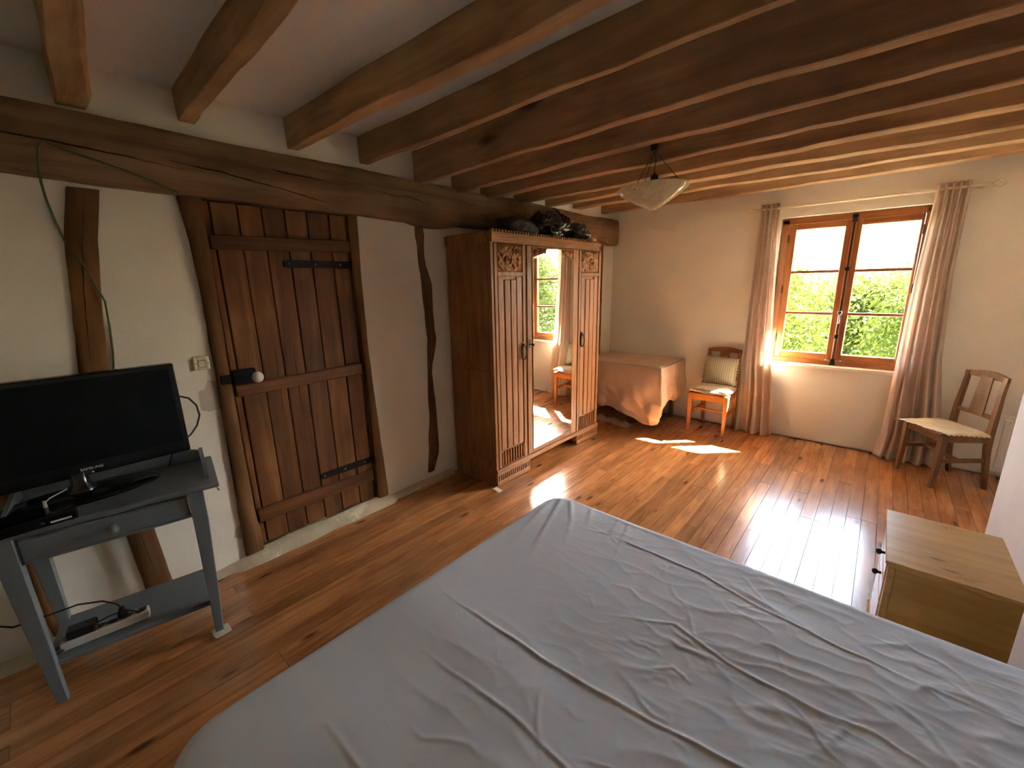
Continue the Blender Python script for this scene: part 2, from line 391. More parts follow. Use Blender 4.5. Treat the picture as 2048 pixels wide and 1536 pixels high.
# big wall beam
def beam():
    b = MB(); secs = []
    for i in range(91):
        y = lerp(YR+.005, 4.925, i/90)
        x = XL+.075+wob(y, 2, .008, 2)+.006*noise.noise((y*9, 0, 5))
        zb = 2.052+wob(y, 5, .010, 1.7)+.004*noise.noise((y*12, 2, 5)); zt = 2.325+wob(y, 9, .009, 1.5)+.005*noise.noise((y*11, 7, 5))
        if y > 4.3: zt += .02*(y-4.3); zb += .012*math.sin((y-4.3)*9)
        if 1.85 < y < 2.35: zb -= .03*math.sin((y-1.85)/.5*PI)
        secs.append([(XL-.03, y, zb), (x-.018, y, zb-.001), (x, y, zb+.02), (x+.008+wob(y, 4, .006, 3), y, lerp(zb, zt, .45)), (x-.002, y, zt-.022), (x-.02, y, zt), (XL-.03, y, zt)])
    b.loft(secs); o = b.build('beam', M['beam'], wallL, ang=50)
    tag(o, 'long weathered oak beam with drying cracks')
    def xs(y, z):
        x = XL+.075+wob(y, 2, .008, 2)+.006*noise.noise((y*9, 0, 5)); zb = 2.052+wob(y, 5, .010, 1.7); zt = 2.325+wob(y, 9, .009, 1.5)
        t = (z-zb)/(zt-zb); xm = x+.008+wob(y, 4, .006, 3)
        return lerp(x, xm, min(1, max(0, (t-.07)/.38))) if t < .45 else lerp(xm, x-.002, min(1, (t-.45)/.47))
    cuts = []
    for pts in ([(-.2, 2.19), (.1, 2.19), (.35, 2.175), (.6, 2.155)], [(.55, 2.185), (.75, 2.17), (.95, 2.145), (1.15, 2.115), (1.32, 2.085)], [(1.55, 2.215), (1.75, 2.19), (1.85, 2.205), (2.05, 2.165)], [(-1, 2.2), (-.6, 2.21), (-.3, 2.2)], [(1.0, 2.22), (1.3, 2.215)]):
        b = MB(); n = 24; sec = []
        for i in range(n+1):
            t = i/n; y = lerp(pts[0][0], pts[-1][0], t); z = interp(pts, y)+.005*noise.noise((y*14, 3, 1)); hw = .0045*math.sin(PI*min(max(t, .02), .98))**.6*(1+.5*noise.noise((y*20, 1, 9)))
            x = xs(y, z)
            sec.append([(x-.035, y, z-hw*.5), (x+.02, y, z-hw), (x+.02, y, z+hw), (x-.035, y, z+hw*.5)])
        b.loft(sec); cuts.append(b)
    carve(o, cuts, 40)
    return o
beam()

def wallpost(left, right, name='post', x1=XL+.012, mat='post', n=28, parent=None, rough=.004, label=None):
    b = MB(); z0, z1 = left[0][0], left[-1][0]; secs = []
    for i in range(n+1):
        z = lerp(z0, z1, i/n); a = interp(left, z)+rough*noise.noise((z*13, left[0][1]*7, 0)); c = interp(right, z)+rough*noise.noise((z*13, right[0][1]*9, 4)); mdl = lerp(a, c, .52)
        secs.append([(XL-.03, a, z), (x1-.006, a, z), (x1, a+.008, z), (x1+.002+.003*noise.noise((z*6, 1, 1)), mdl, z), (x1, c-.008, z), (x1-.006, c, z), (XL-.03, c, z)])
    b.loft(secs); o = b.build(name, M[mat], parent or wallL, ang=45)
    if label: tag(o, label)
    return o
post_a = wallpost([(.10, .119), (.43, .10), (.8, .085), (1.244, .085), (1.57, .121), (1.818, .146), (2.034, .19)], [(.10, .227), (.424, .206), (.8, .185), (1.238, .182), (1.566, .216), (1.825, .252), (2.036, .294)])
wallpost([(.07, -.215), (.43, -.225), (.8, -.25), (2.0, -.36)], [(.07, -.15), (.43, -.19), (.8, -.2), (2.0, -.27)])
post_c = wallpost([(.095, 1.918), (.3, 1.945), (.582, 1.968), (.946, 1.985), (1.2, 2.0), (1.418, 1.99), (1.79, 1.965), (2.026, 1.95)], [(.095, 1.981), (.253, 2.046), (.692, 2.038), (.946, 2.018), (1.177, 2.09), (1.3, 2.07), (1.606, 2.075), (1.79, 2.02), (2.03, 2.025)], rough=.008)
wallpost([(.02, 4.60), (1, 4.61), (2.04, 4.60)], [(.02, 4.68), (1, 4.69), (2.04, 4.69)])

def post_crack(pts, hw=.003, seed=0):
    b = MB(); secs = []; x = XL+.03
    for i in range(31):
        t = i/30; z = lerp(pts[0][0], pts[-1][0], t); y = interp(pts, z)+.004*noise.noise((z*17, seed, 0)); k = hw*max(.12, math.sin(PI*t))*(1+.6*noise.noise((z*23, seed, 4)))
        secs.append([(XL+.001, y-k*.6, z), (x, y-k, z), (x, y+k, z), (XL+.001, y+k*.6, z)])
    return b.loft(secs)
carve(post_a, [post_crack([(1.25, .125), (1.6, .165), (1.85, .205), (2.02, .245)], .0028), post_crack([(.15, .17), (.42, .15)], .0026, 3)], 40)
carve(post_c, [post_crack([(.3, 2.0), (.9, 2.005), (1.3, 2.04)], .0022, 5)], 40)
for pl_ in ([(.495, .98), (.53, .965), (.582, .97), (.588, 1.12), (.55, 1.135), (.53, 1.09), (.50, 1.08)], [(.53, .20), (.57, .17), (.574, .27), (.545, .25)]):
    MB().prism(pl_, 'X', XL-.003, XL+.002).build('mortar_patch', M['mortar'], wallL)

# joists
JD = [(.21, .05, 2.35, 2.36, .075), (.634, .56, 2.39, 2.39, .075), (1.127, 1.20, 2.37, 2.37, .06), (1.563, 1.555, 2.365, 2.365, .045), (1.966, 1.885, 2.31, 2.31, .058), (2.335, 2.18, 2.30, 2.30, .062),
      (2.645, 2.56, 2.297, 2.297, .078), (3.06, 2.94, 2.305, 2.305, .088), (3.53, 3.525, 2.35, 2.35, .10), (4.03, 4.06, 2.38, 2.38, .11), (4.63, 4.68, 2.385, 2.42, .10), (-.25, -.3, 2.36, 2.36, .08), (-.72, -.75, 2.37, 2.37, .08), (-1.2, -1.22, 2.37, 2.37, .08)]
for k, (ya, yb, za, zb_, wd) in enumerate(JD):
    b = MB(); secs = []; xe = XR2 if ya > 3.3 else XR; N = 56
    for i in range(N+1):
        x = lerp(XL-.02, xe+.02, i/N); t = (x-XL)/3.25
        y = lerp(ya, yb, t)+wob(x, k, .012, 1.9); z = lerp(za, zb_, t)+wob(x, k+20, .007, 2.3)+.003*noise.noise((x*9, k, 0)); ww = wd*(1+.22*math.sin(x*1.6+k*2)) + .005*noise.noise((x*7, k, 3))
        c1 = .003+.003*abs(noise.noise((x*3, k, 8))); c2 = .012+.018*abs(noise.noise((x*1.7, k, 6)))
        secs.append([(x, y-.004, ZC+.005), (x, y, z+c1), (x, y+c1, z), (x, y+ww, z), (x, y+ww+c2, z+c2*1.3), (x, y+ww+c2, ZC+.005)])
    b.loft(secs); b.build('joist', M['joist2' if k in (4, 5, 6) else 'joist'], ce, ang=28)
for y0, z0 in ((2.345, 2.22), (2.655, 2.22)): box('packing_block', M['joist2'], wallL, XL-.01, XL+.05, y0, y0+.055, z0+.09, 2.31, .004)
tw = MB()
for dy, dz in ((0, 0), (.02, -.01), (.035, .005)):
    tw.tube([(XL+.002, 2.44+dy, 2.335+dz), (XL+.03, 2.44+dy+.02, 2.30+dz), (XL+.04, 2.43+dy, 2.275), (XL+.025, 2.46+dy*.4, 2.27+dz), (XL+.02, 2.5, 2.32)], .0022, 5)
tag(tw.build('loose_wires', M['black'], None), 'small tangle of cut electric wires poking from the plaster under a joist', 'wires')

# ------------------------------------------------------------------ window 1
w1 = struct(empty('window_1', (-.32, 5.03, .8)), 'varnished wooden two-leaf casement window with six panes')
FX0, FX1, FZ0, FZ1, FY = -.835, .195, .782, 2.155, 5.012
f = MB()
f.box(FX0-.02, FX0+.042, FY, FY+.07, FZ0, FZ1, .004).box(FX1-.037, FX1+.012, FY, FY+.07, FZ0, FZ1, .004)
f.build('frame_jamb', M['win_wood'], w1)
f = MB().box(FX0-.02, FX1+.012, FY, FY+.07, FZ1-.043, FZ1+.012, .004).box(FX0-.02, FX1+.012, FY-.004, FY+.07, FZ0-.004, FZ0+.042, .004)
f.build('frame_rail', M['win_wood_x'], w1)
ZR = [(.888, 1.252), (1.288, 1.648), (1.676, 2.055)]
for nm, a, c, pa, pc in (('casement', FX0+.044, -.303, -.733, -.362), ('casement', -.297, FX1-.039, -.242, .136)):
    ca = empty(nm, (0, 0, 0)); ca.parent = w1; ca.location = (0, 0, 0)
    z0, z1 = FZ0+.044, FZ1-.045
    g = MB().box(a, pa, FY-.008, FY+.04, z0, z1, .005).box(pc, c, FY-.008, FY+.04, z0, z1, .005); g.build('stile', M['win_wood'], ca)
    g = MB().box(pa-.001, pc+.001, FY-.007, FY+.04, z0, .888, .005).box(pa-.001, pc+.001, FY-.007, FY+.04, 2.055, z1, .005); g.build('rail', M['win_wood_x'], ca)
    for z in (1.27, 1.662): box('glazing_bar', M['win_wood_x'], ca, pa-.002, pc+.002, FY-.002, FY+.036, z-.0135, z+.0135, .004)
    for z0_, z1_ in ZR: box('pane', M['glass'], ca, pa-.004, pc+.004, FY+.016, FY+.020, z0_-.006, z1_+.006)
bo = MB().box(-.315, -.285, FY-.02, FY-.006, FZ0+.045, FZ1-.05, .004); bo.build('meeting_strip', M['win_wood'], w1)
bo = MB().tube([(-.30, FY-.027, FZ0+.01), (-.30, FY-.027, FZ1-.012)], .0065, 8)
for z in (.83, 1.06, 1.68, 2.10): bo.box(-.318, -.282, FY-.034, FY-.018, z-.018, z+.018, .004)
bo.box(-.322, -.278, FY-.036, FY-.018, 2.118, 2.15, .004).box(-.322, -.278, FY-.036, FY-.018, .785, .815, .004)
ro = bo.build('bolt_rod', M['iron'], w1, ang=40)
h = MB().lathe([(.0, -.002), (.016, 0), (.02, .012), (.014, .03), (.009, .04)], (-.30, FY-.075, 1.285), 12, 'Y').tube([(-.30, FY-.066, 1.285), (-.302, FY-.07, 1.25), (-.298, FY-.068, 1.21), (-.30, FY-.066, 1.185)], [.008, .007, .009, .005], 8)
h.build('bolt_handle', plain('polished_iron', (.35, .34, .33), .3, .9), ro, ang=50)
for z in (1.02, 1.50, 1.98):
    for x in (FX0+.043, FX1-.038):
        MB().lathe([(.002, -.04), (.007, -.032), (.007, .032), (.002, .04)], (x, FY-.012, z), 10).build('hinge', M['bronze'], w1)
sl = struct(MB().box(ox0-.0, ox1, 4.925, FY, .745, .778, .006, 2).build('trim_1', M['sill'], None), 'white painted inner window sill')
struct(MB().box(ox0-.001, ox1+.001, 5.086, 5.29, .735, .778, .004).build('trim_2', M['plaster_white'], None), 'stone outer window sill')

# ------------------------------------------------------------------ door
dr = struct(empty('door_1', (XL, 1.05, .06)), 'old stained plank door with iron strap hinges')
wallpost([(.06, .568), (.3, .572), (.728, .578), (1.156, .585), (1.602, .590), (1.869, .581), (2.055, .563)], [(.06, .668), (.3, .655), (.709, .650), (1.285, .652), (1.751, .660), (2.055, .660)], 'door_post', XL+.02, 'post', 28, dr)
wallpost([(.06, 1.452), (.822, 1.458), (1.318, 1.446), (1.711, 1.432), (2.055, 1.436)], [(.06, 1.535), (.736, 1.505), (1.176, 1.488), (1.647, 1.488), (2.055, 1.50)], 'door_post', XL+.016, 'post', 28, dr)
ed = [.664, .70, .825, .945, 1.066, 1.19, 1.325, 1.434]
for i in range(7):
    b = MB(); a, c = ed[i]+.0022, ed[i+1]-.0022
    b.box(XL-.062, XL-.022+rnd.uniform(-.003, .003), a, c, .062+rnd.uniform(0, .012), 2.045, .004); pk = b.build('plank', M['door'], dr)
    for y in (1.012, .905):
        if a < y < c:   # a drying crack cut into this board (mesh is relative to the door's origin)
            cb_ = MB(); sec = []
            for q in range(21):
                z = .5+y*.3+.5*q/20; k = .0022*max(.15, math.sin(PI*q/20)); yy = y+.003*noise.noise((z*15, y, 0))
                sec.append([(XL-.05, yy-k*.5, z), (XL-.005, yy-k, z), (XL-.005, yy+k, z), (XL-.05, yy+k*.5, z)])
            cb_.loft(sec); carve(pk, [cb_])
def batten(z0a, z1a, z0b, z1b, xf):
    p = [(.668, z0a), (1.432, z0b), (1.432, z1b), (.668, z1a)]
    b = MB().prism(p, 'X', XL-.03, xf); bmesh.ops.bevel(b.bm, geom=list(b.bm.edges), offset=.005, segments=1, affect='EDGES'); return b.build('batten', M['door_h'], dr)
batten(1.806, 1.878, 1.818, 1.892, XL+.008); batten(1.012, 1.078, 1.018, 1.092, XL+.008); batten(.226, .311, .214, .294, XL+.004)
for z, y0, y1 in ((1.742, 1.023, 1.452), (.372, 1.069, 1.47)):
    hg = MB(); hg.prism([(y0, z-.016), (y0+.03, z-.022), (y1, z-.022), (y1, z+.022), (y0+.03, z+.022), (y0, z+.016)], 'X', XL-.022, XL-.012); hg.tube([(XL+.0, y1-.015, z-.035), (XL+.0, y1-.015, z+.035)], .011, 8)
    ho = hg.build('strap_hinge', M['iron'], dr)
    for t in (.06, .45, .85): MB().lathe([(.008, 0), (.006, .004), (.001, .006)], (XL-.012, lerp(y0, y1-.03, t), z), 8, 'X').build('nail', plain('nail', (.25, .23, .2), .4, .8) if 'nail' not in M else M['nail'], ho)
lt = MB().box(XL-.022, XL+.03, .655, .775, 1.088, 1.166, .005).box(XL+.0, XL+.028, .60, .652, 1.10, 1.15, .004)
lo = lt.build('latch_box', M['iron'], dr)
MB().lathe([(.009, 0), (.009, .02), (.026, .03), (.032, .042), (.026, .055), (.004, .06)], (XL+.03, .765, 1.122), 16, 'X').build('knob', M['porcelain'], lo, ang=60)

# light switch
sw = thing('light_switch', 'cream plastic light switch on the wall beside the plank door', 'light switch', (XL, .535, 1.228))
MB().box(XL-.001, XL+.003, .501, .569, 1.194, 1.262).box(XL, XL+.012, .500, .5165, 1.193, 1.263, .003).box(XL, XL+.012, .5535, .570, 1.193, 1.263, .003).box(XL, XL+.012, .514, .556, 1.193, 1.2075, .003).box(XL, XL+.012, .514, .556, 1.2465, 1.263, .003).build('plate', M['switch'], sw)
MB().box(XL+.002, XL+.015, .519, .551, 1.210, 1.244, .003).build('rocker', M['switch'], sw)
for y in (.508, .562): MB().lathe([(.003, 0), (.002, .0016)], (XL+.012, y, 1.228), 8, 'X').build('screw', M['bronze'], sw)

# green cord
gc = MB(); xb = XL+.092
gc.tube([(xb-.01, .56, 2.05), (xb, .46, 2.085), (xb, .36, 2.118), (xb, .21, 2.158), (xb, .155, 2.18), (xb+.004, .135, 2.15), (xb, .122, 2.08), (XL+.06, .12, 2.03), (XL+.006, .125, 1.97), (XL+.006, .135, 1.887), (XL+.006, .15, 1.80)], .0042, 6)
gc.tube([(XL+.019, .15, 1.80), (XL+.022, .19, 1.70), (XL+.022, .225, 1.56), (XL+.006, .222, 1.45), (XL+.006, .212, 1.33), (XL+.006, .195, 1.22), (XL+.006, .2, 1.0)], .0042, 6)
tag(gc.build('green_cord', M['green_cord'], None), 'thin green cord hanging from the oak beam down the wall post', 'cord')

# ------------------------------------------------------------------ wardrobe
WY0, WY1, WXF, WXB, WH = 2.215, 3.775, -2.14, -2.622, 1.965
wd = thing('wardrobe', 'carved oak three-door wardrobe with a central mirror door', 'wardrobe', (-2.38, 3.0, 0))
c = .055
body = MB().prism([(WY0, .15), (WY0+.001, 1.90), (WY1-.001, 1.90), (WY1, .15)], 'X', WXB, WXF-.028)
body.build('body', M['oak_side'], wd)
sp = MB()
sp.box(WXB+.05, WXF-.06, WY0-.006, WY0+.004, .22, .95, .003).box(WXB+.05, WXF-.06, WY0-.006, WY0+.004, 1.0, 1.84, .003)
sp.build('side_panel', M['oak_side'], wd)
MB().box(WXF-.03, WXF-.004, WY0, WY0+.03, .15, 1.90, .003).box(WXF-.03, WXF-.004, WY1-.03, WY1, .15, 1.90, .003).box(WXF-.03, WXF-.006, 2.585, 2.612, .15, 1.9).box(WXF-.03, WXF-.006, 3.345, 3.372, .15, 1.9).build('stile', M['oak'], wd)
cr = MB()
for z0, z1, ov in ((1.895, 1.945, .002), (1.935, 1.948, .012), (1.948, 1.965, .006)):
    p = [(WXB, WY0-ov), (WXF-.05+ov, WY0-ov), (WXF+ov, WY0+.015-ov), (WXF+ov, WY1-.05+ov), (WXF-.05+ov, WY1+ov), (WXB, WY1+ov)]
    cr.prism(p, 'Z', z0, z1)
co_ = cr.build('cornice', M['oak_y'], wd)
MB().box(WXB-.001, WXF-.045, WY0-.0125, WY0-.0005, 1.8945, 1.9655, .002).build('cornice_return', M['oak_side'], wd)
MB().box(WXB-.001, WXF-.013, WY0-.001, WY0+.002, .012, .153).build('base_return', M['oak_side'], wd)
for i in range(46):
    y = lerp(WY0+.02, WY1-.07, i/45); MB().box(WXF-.012, WXF+.012, y-.008, y+.008, 1.963, 1.982, .002).build('dentil', M['oak_y'], co_)
MB().box(WXB, WXF-.01, WY0+.01, WY1-.06, 1.963, 1.972).build('top_board', M['oak_side'], wd)
pl = MB().box(WXF-.03, WXF+.008, WY0, WY1+.008, .112, .150, .004); pl.box(WXB, WXF-.03, WY0+.004, WY1-.004, .118, .155)
pl.build('base_rail', M['oak_y'], wd)
for y0, y1 in ((WY0, 2.635), (3.375, WY1+.006)):
    ft = MB().box(WXB, WXF-.012, y0+.002, y1-.002, .035, .118); ft.box(WXF-.03, WXF+.006, y0, y1, .012, .048, .004); ft.box(WXF-.03, WXF+.006, y0, y1, .10, .114, .002)
    fo = ft.build('foot_block', M['oak_y'], wd)
    MB().box(WXF-.018, WXF-.010, y0+.004, y1-.004, .045, .102).build('recess', M['oak_y'], fo)
    nn = 16
    for i in range(nn+1):
        y = lerp(y0+.012, y1-.012, i/nn); MB().box(WXF-.02, WXF+.003, y-.0075, y+.0075, .046, .102, .002).build('flute', M['oak_y'], fo)
    for xx in (WXB+.02, WXF-.07): MB().box(xx, xx+.05, y0+.02 if y0 < 3 else y1-.07, y0+.07 if y0 < 3 else y1-.02, 0, .036, .004).build('foot', M['oak_side'], wd)
tag(MB().prism([(-2.15, 0), (-2.08, 0), (-2.15, .012)], 'Y', 2.17, 2.213).build('wooden_wedge', M['paper'], None), 'pale wooden wedge on the floor at the wardrobe corner', 'wedge')
def carved(y0, y1, z0, z1, x, roses, parent, nu=64, nv=64, mask=None):
    def H(y, z):
        h = 0
        for ry, rz, R_, ph in roses:
            dx, dz = y-ry, z-rz; d = math.hypot(dx, dz)/R_; a = math.atan2(dz, dx)
            if d < 1.05:
                sp_ = math.sin(d*11-a+ph)*.5+.5
                h = max(h, (.35+.65*sp_)*(1-d**3*.6))
            elif d < 2.0:
                lf = abs(math.sin(a*2.5+ph)); ridge = 1-abs(math.sin((a*2.5+ph)*2))*.5
                h = max(h, max(0, lf-.25)*(1-((d-1.5)/.55)**2)*ridge)
        h = max(h, .35+.35*noise.noise((y*38, z*38, 2))+.25*math.sin((y+z)*120+4*noise.noise((y*20, z*20, 0)))*.5)
        return h
    b = MB()
    def fn(u, v):
        y, z = lerp(y0, y1, u), lerp(z0, z1, v); e = min(u, 1-u, v, 1-v)
        return (x-.004+.028*max(0, H(y, z))*min(1, e*14), y, z)
    b.grid(fn, nu, nv); b.box(x-.012, x-.004, y0, y1, z0, z1)
    return b.build('carving', M['carve'], parent)
def side_door(y0, y1, hinge_left, handle_y, mirror=False):
    d = empty('door', (0, 0, 0)); d.parent = wd
    MB().box(WXF-.028, WXF-.015, y0, y1, .155, 1.892, .003).build('door_board', M['oak'], d)
    fr = MB(); wst = .032
    fr.box(WXF-.02, WXF+.002, y0, y0+wst, .156, 1.891, .003).box(WXF-.02, WXF+.002, y1-wst*.7, y1, .156, 1.891, .003)
    fr.box(WXF-.02, WXF+.002, y0+wst, y1-wst*.7, 1.66, 1.69, .003); fr.build('door_frame', M['oak'], d)
    rs = [(lerp(y0, y1, .42), 1.775, .062, 0), (lerp(y0, y1, .72), 1.84, .045, 1.5), (lerp(y0, y1, .3), 1.87, .035, 3)]
    if hinge_left: rs = [(lerp(y0, y1, .58), 1.775, .062, PI), (lerp(y0, y1, .3), 1.84, .045, 1.5), (lerp(y0, y1, .7), 1.87, .035, 3)]
    carved(y0+wst, y1-wst*.7, 1.692, 1.888, WXF-.004, rs, d)
    a, e = y0+wst+.004, y1-wst*.7-.004; n = 4
    for i in range(n):
        p0, p1 = lerp(a, e, i/n), lerp(a, e, (i+1)/n)
        MB().box(WXF-.018, WXF-.001+(.003 if i in (1, 2) else 0), p0+.004, p1-.004, .30, 1.655-(.0 if i in (0, 3) else .02), .004).build('reeded_strip', M['oak'], d)
    for i in range(9):
        y = lerp(a+.008, e-.008, i/8); MB().box(WXF-.018, WXF+.005, y-.008, y+.006, .165, .285, .003).build('flute', M['oak'], d)
    hd = MB().box(WXF+.001, WXF+.006, handle_y-.013, handle_y+.013, 1.03, 1.15, .002).lathe([(.012, 0), (.014, .008), (.005, .016)], (WXF+.006, handle_y, 1.125), 10, 'X')
    ring = [(WXF+.016+.004*math.sin(t*2*PI), handle_y+.024*math.sin(2*PI*t), 1.065+.058*math.cos(2*PI*t)) for t in [i/20 for i in range(21)]]
    hd.tube(ring, .0065, 6); hd.build('handle', M['bronze'], d, ang=50)
    return d
side_door(WY0+.03, 2.585, False, 2.553)
side_door(3.372, WY1-.03, True, 3.43)
# mirror door
d = empty('mirror_door', (0, 0, 0)); d.parent = wd
my0, my1 = 2.613, 3.344
arch = [(2.685, .205), (3.255, .205), (3.255, 1.80), (3.10, 1.835), (3.085, 1.822), (3.075, 1.872), (2.865, 1.872), (2.855, 1.822), (2.84, 1.835), (2.685, 1.80)]
def off(p, k): cy, cz = 2.97, 1.05; return [(cy+(y-cy)*(1+k/.285), cz+(z-cz)*(1+k/.83)) for y, z in p]
MB().box(WXF-.024, WXF-.010, my0, my1, .156, 1.891, .003).build('door_board', M['oak'], d)
fr = MB().box(WXF-.02, WXF+.004, my0, 2.672, .156, 1.891, .004).box(WXF-.02, WXF+.004, 3.268, my1, .156, 1.891, .004).box(WXF-.02, WXF+.004, 2.672, 3.268, .156, .192, .004).box(WXF-.02, WXF+.004, 2.672, 3.268, 1.878, 1.891, .002)
fr.build('door_frame', M['oak'], d)
for ya, yb in ((2.672, 2.862), (3.08, 3.268)): carved(ya, yb, 1.80, 1.878, WXF-.004, [(ya+.05, 1.85, .035, 0), (ya+.12, 1.86, .03, 2)], d, 40, 24)
mi = MB().prism(off(arch, .006), 'X', WXF-.012, WXF+.0075).build('bevel_edge', plain('mirror_bevel', (.9, .93, .88), .06, 1), d)
MB().prism(off(arch, -.008), 'X', WXF-.01, WXF+.0085).build('mirror', M['mirror'], d)
k = MB().box(WXF+.003, WXF+.008, 2.628, 2.652, 1.09, 1.16, .002).tube([(WXF+.006, 2.64, 1.12), (WXF+.035, 2.64, 1.12)], .004, 6).box(WXF+.028, WXF+.05, 2.637, 2.643, 1.108, 1.132, .002)
k.build('key', M['bronze'], d)

# bags on the wardrobe
def blob(name, mat, cx, cy, cz, rx, ry, rz, seed, label, cat, group=None, nu=72, nv=40, amp=.35):
    b = MB()
    def fn(u, v):
        a = u*2*PI; p = (v-.5)*PI
        d = Vector((math.cos(p)*math.cos(a), math.cos(p)*math.sin(a), math.sin(p)))
        q = d*2.2+Vector((seed, 0, seed*2))
        r = 1+amp*(noise.noise(q)*.55) - amp*.5*abs(noise.noise(q*2.3))+.22*amp*(1-2*abs(noise.noise(q*4.7)))
        z = d.z*rz*r
        return (cx+d.x*rx*r, cy+d.y*ry*r, max(cz+z, 1.9835 if cz > 1.5 else -1))
    b.grid(fn, nu, nv)
    return tag(b.build(name, mat, None, weld=.0006), label, cat, group)
blob('plastic_bag', M['bag2'], -2.36, 2.74, 2.03, .15, .215, .10, 3, 'dusty grey-brown plastic bag slumped on the wardrobe top behind the shiny one', 'bag')
blob('plastic_bag', M['bag'], -2.34, 3.21, 2.07, .16, .27, .155, 8, 'shiny black bin bag stuffed full on top of the wardrobe', 'bag', amp=.45)
blob('clear_bag', plain('clear_grey_bag', (.09, .085, .095), .2, 0, .6, 0, .5, 14), -2.30, 3.555, 2.055, .13, .11, .085, 12, 'greyish see-through plastic bag at the end of the bin bag on the wardrobe', 'bag', amp=.5)
blob('folded_cloth', M['cloth_white'], -2.21, 3.695, 1.995, .045, .04, .03, 5, 'scrap of white cloth at the edge of the wardrobe top', 'cloth', amp=.3)

# ------------------------------------------------------------------ tv table
TT = thing('tv_table', 'blue-grey painted side table with a drawer, tapered legs and low shelf', 'table', (-2.135, .41, 0), math.radians(-9.5))
# local: x = 0 front .. -.46 back ; y = 0 right end .. -.70 left
TW, TD, TZ = .70, .40, .762
MB().box(-TD, 0, -TW, 0, TZ-.024, TZ, .006, 2).build('table_top', M['grey_top'], TT, True)
ga = [(-TD, TZ), (-.075, TZ), (-.10, TZ+.008), (-.16, TZ+.018), (-.22, TZ+.032), (-.30, TZ+.046), (-.36, TZ+.052), (-TD, TZ+.054)]
for y in (-.045, -TW+.03): MB().prism(ga, 'Y', y, y+.015).build('side_gallery', M['grey_paint'], TT, True)
MB().prism([(-TW+.046, TZ+.0005), (-.046, TZ+.0005), (-.046, TZ+.045), (-.10, TZ+.062), (-.17, TZ+.088), (-TW+.046, TZ+.088)], 'X', -TD, -TD+.016).build('back_gallery', M['grey_paint'], TT, True)
for lx, ly in ((-.032, -.088), (-TD+.06, -.088), (-.032, -TW+.05), (-TD+.06, -TW+.05)):
    b = MB(); t0, t1 = .029, .016
    z0 = .016 if (lx > -.1 and ly > -.1) else 0
    b.loft([[(lx+sx*t, ly+sy*t-(.018 if ly > -.2 else -.018)*max(0, 1-z/.6), z) for sx, sy in ((-1, -1), (1, -1), (1, 1), (-1, 1))] for z, t in ((z0, t1), (.60, t0*.96), (TZ-.024, t0))])
    bmesh.ops.bevel(b.bm, geom=[e for e in b.bm.edges if abs((e.verts[0].co-e.verts[1].co).z) > .05], offset=.003, segments=1, affect='EDGES')
    b.build('leg', M['grey_paint'], TT, True)
ap = MB().box(-TD+.03, -TD+.05, -TW+.06, -.1, .625, TZ-.024).box(-TD+.05, -.05, -.1, -.08, .625, TZ-.024).box(-TD+.05, -.05, -TW+.042, -TW+.06, .625, TZ-.024)
ap.box(-.05, -.022, -TW+.07, -.11, TZ-.034, TZ-.024).box(-.05, -.022, -TW+.07, -.11, .622, .632); ap.build('apron', M['grey_paint'], TT, True)
dw = MB().box(-.05, -.012, -TW+.083, -.119, .634, TZ-.037, .005).build('drawer', M['grey_paint'], TT, True)
MB().lathe([(.010, -.013), (.008, .004), (.017, .014), (.019, .022), (.013, .031), (.002, .034)], (0, -.36, .685), 16, 'X').build('knob', M['grey_paint'], dw, True, ang=60)
box('shelf', M['grey_paint'], TT, -.355, -.04, -TW+.05, -.112, .15, .172, .004, True)
MB().tube([(-.02, -.008, TZ-.024), (-.02, -.008, TZ-.034), (-.016, -.004, TZ-.042), (-.008, -.004, TZ-.042), (-.005, -.008, TZ-.034)], .002, 6).build('hook', M['bronze'], TT, True)
pp = MB().box(-2.21, -2.145, .285, .35, .0005, .006, .001).box(-2.202, -2.15, .28, .345, .007, .0145, .001)
tag(pp.build('folded_paper', M['paper'], None), 'folded paper pad under the front leg of the grey table', 'paper')

# television
tv = thing('television', 'black flat-screen television on the blue-grey table', 'television', (-2.47, .0, TZ))
ty0, ty1, tz0, tz1, tx = -.375, .388, .842, 1.272, -2.452
MB().box(tx-.045, tx, ty0, ty1, tz0, tz1, .006, 2).build('casing', M['black_gloss'], tv)
MB().box(tx-.001, tx+.0012, ty0+.022, ty1-.022, tz0+.055, tz1-.022).build('screen', M['screen'], tv)
MB().box(tx-.07, tx-.043, ty0+.12, ty1-.12, tz0+.05, tz1-.08, .01).build('back_casing', M['black'], tv)
MB().lathe([(.05, 0), (.045, .02), (.03, .04), (.028, .085)], (tx-.02, .0, TZ+.013), 20).build('neck', M['black_gloss'], tv, ang=50)
st = MB(); sec = []
for z, s_ in ((TZ+.001, 1.0), (TZ+.008, 1.0), (TZ+.016, .93), (TZ+.019, .6)): sec.append([(tx+.01+.115*s_*math.cos(a), .0+.255*s_*math.sin(a), z) for a in [2*PI*i/48 for i in range(48)]])
st.loft(sec); st.build('stand', M['black_gloss'], tv, ang=40)
def text(name, s_, size, loc, mat, parent, rot=(PI/2, 0, PI/2), ext=.0005):
    cu = bpy.data.curves.new(name, 'FONT'); cu.body = s_; cu.size = size; cu.extrude = ext; cu.align_x = 'CENTER'; cu.align_y = 'CENTER'
    o = bpy.data.objects.new(name, cu); C.objects.link(o); dg = bpy.context.evaluated_depsgraph_get()
    me = bpy.data.meshes.new_from_object(o.evaluated_get(dg)); bpy.data.objects.remove(o); me.materials.append(mat)
    o2 = bpy.data.objects.new(name, me); C.objects.link(o2); o2.parent = parent; o2.location = Vector(loc)-rootloc(parent); o2.rotation_euler = rot; return o2
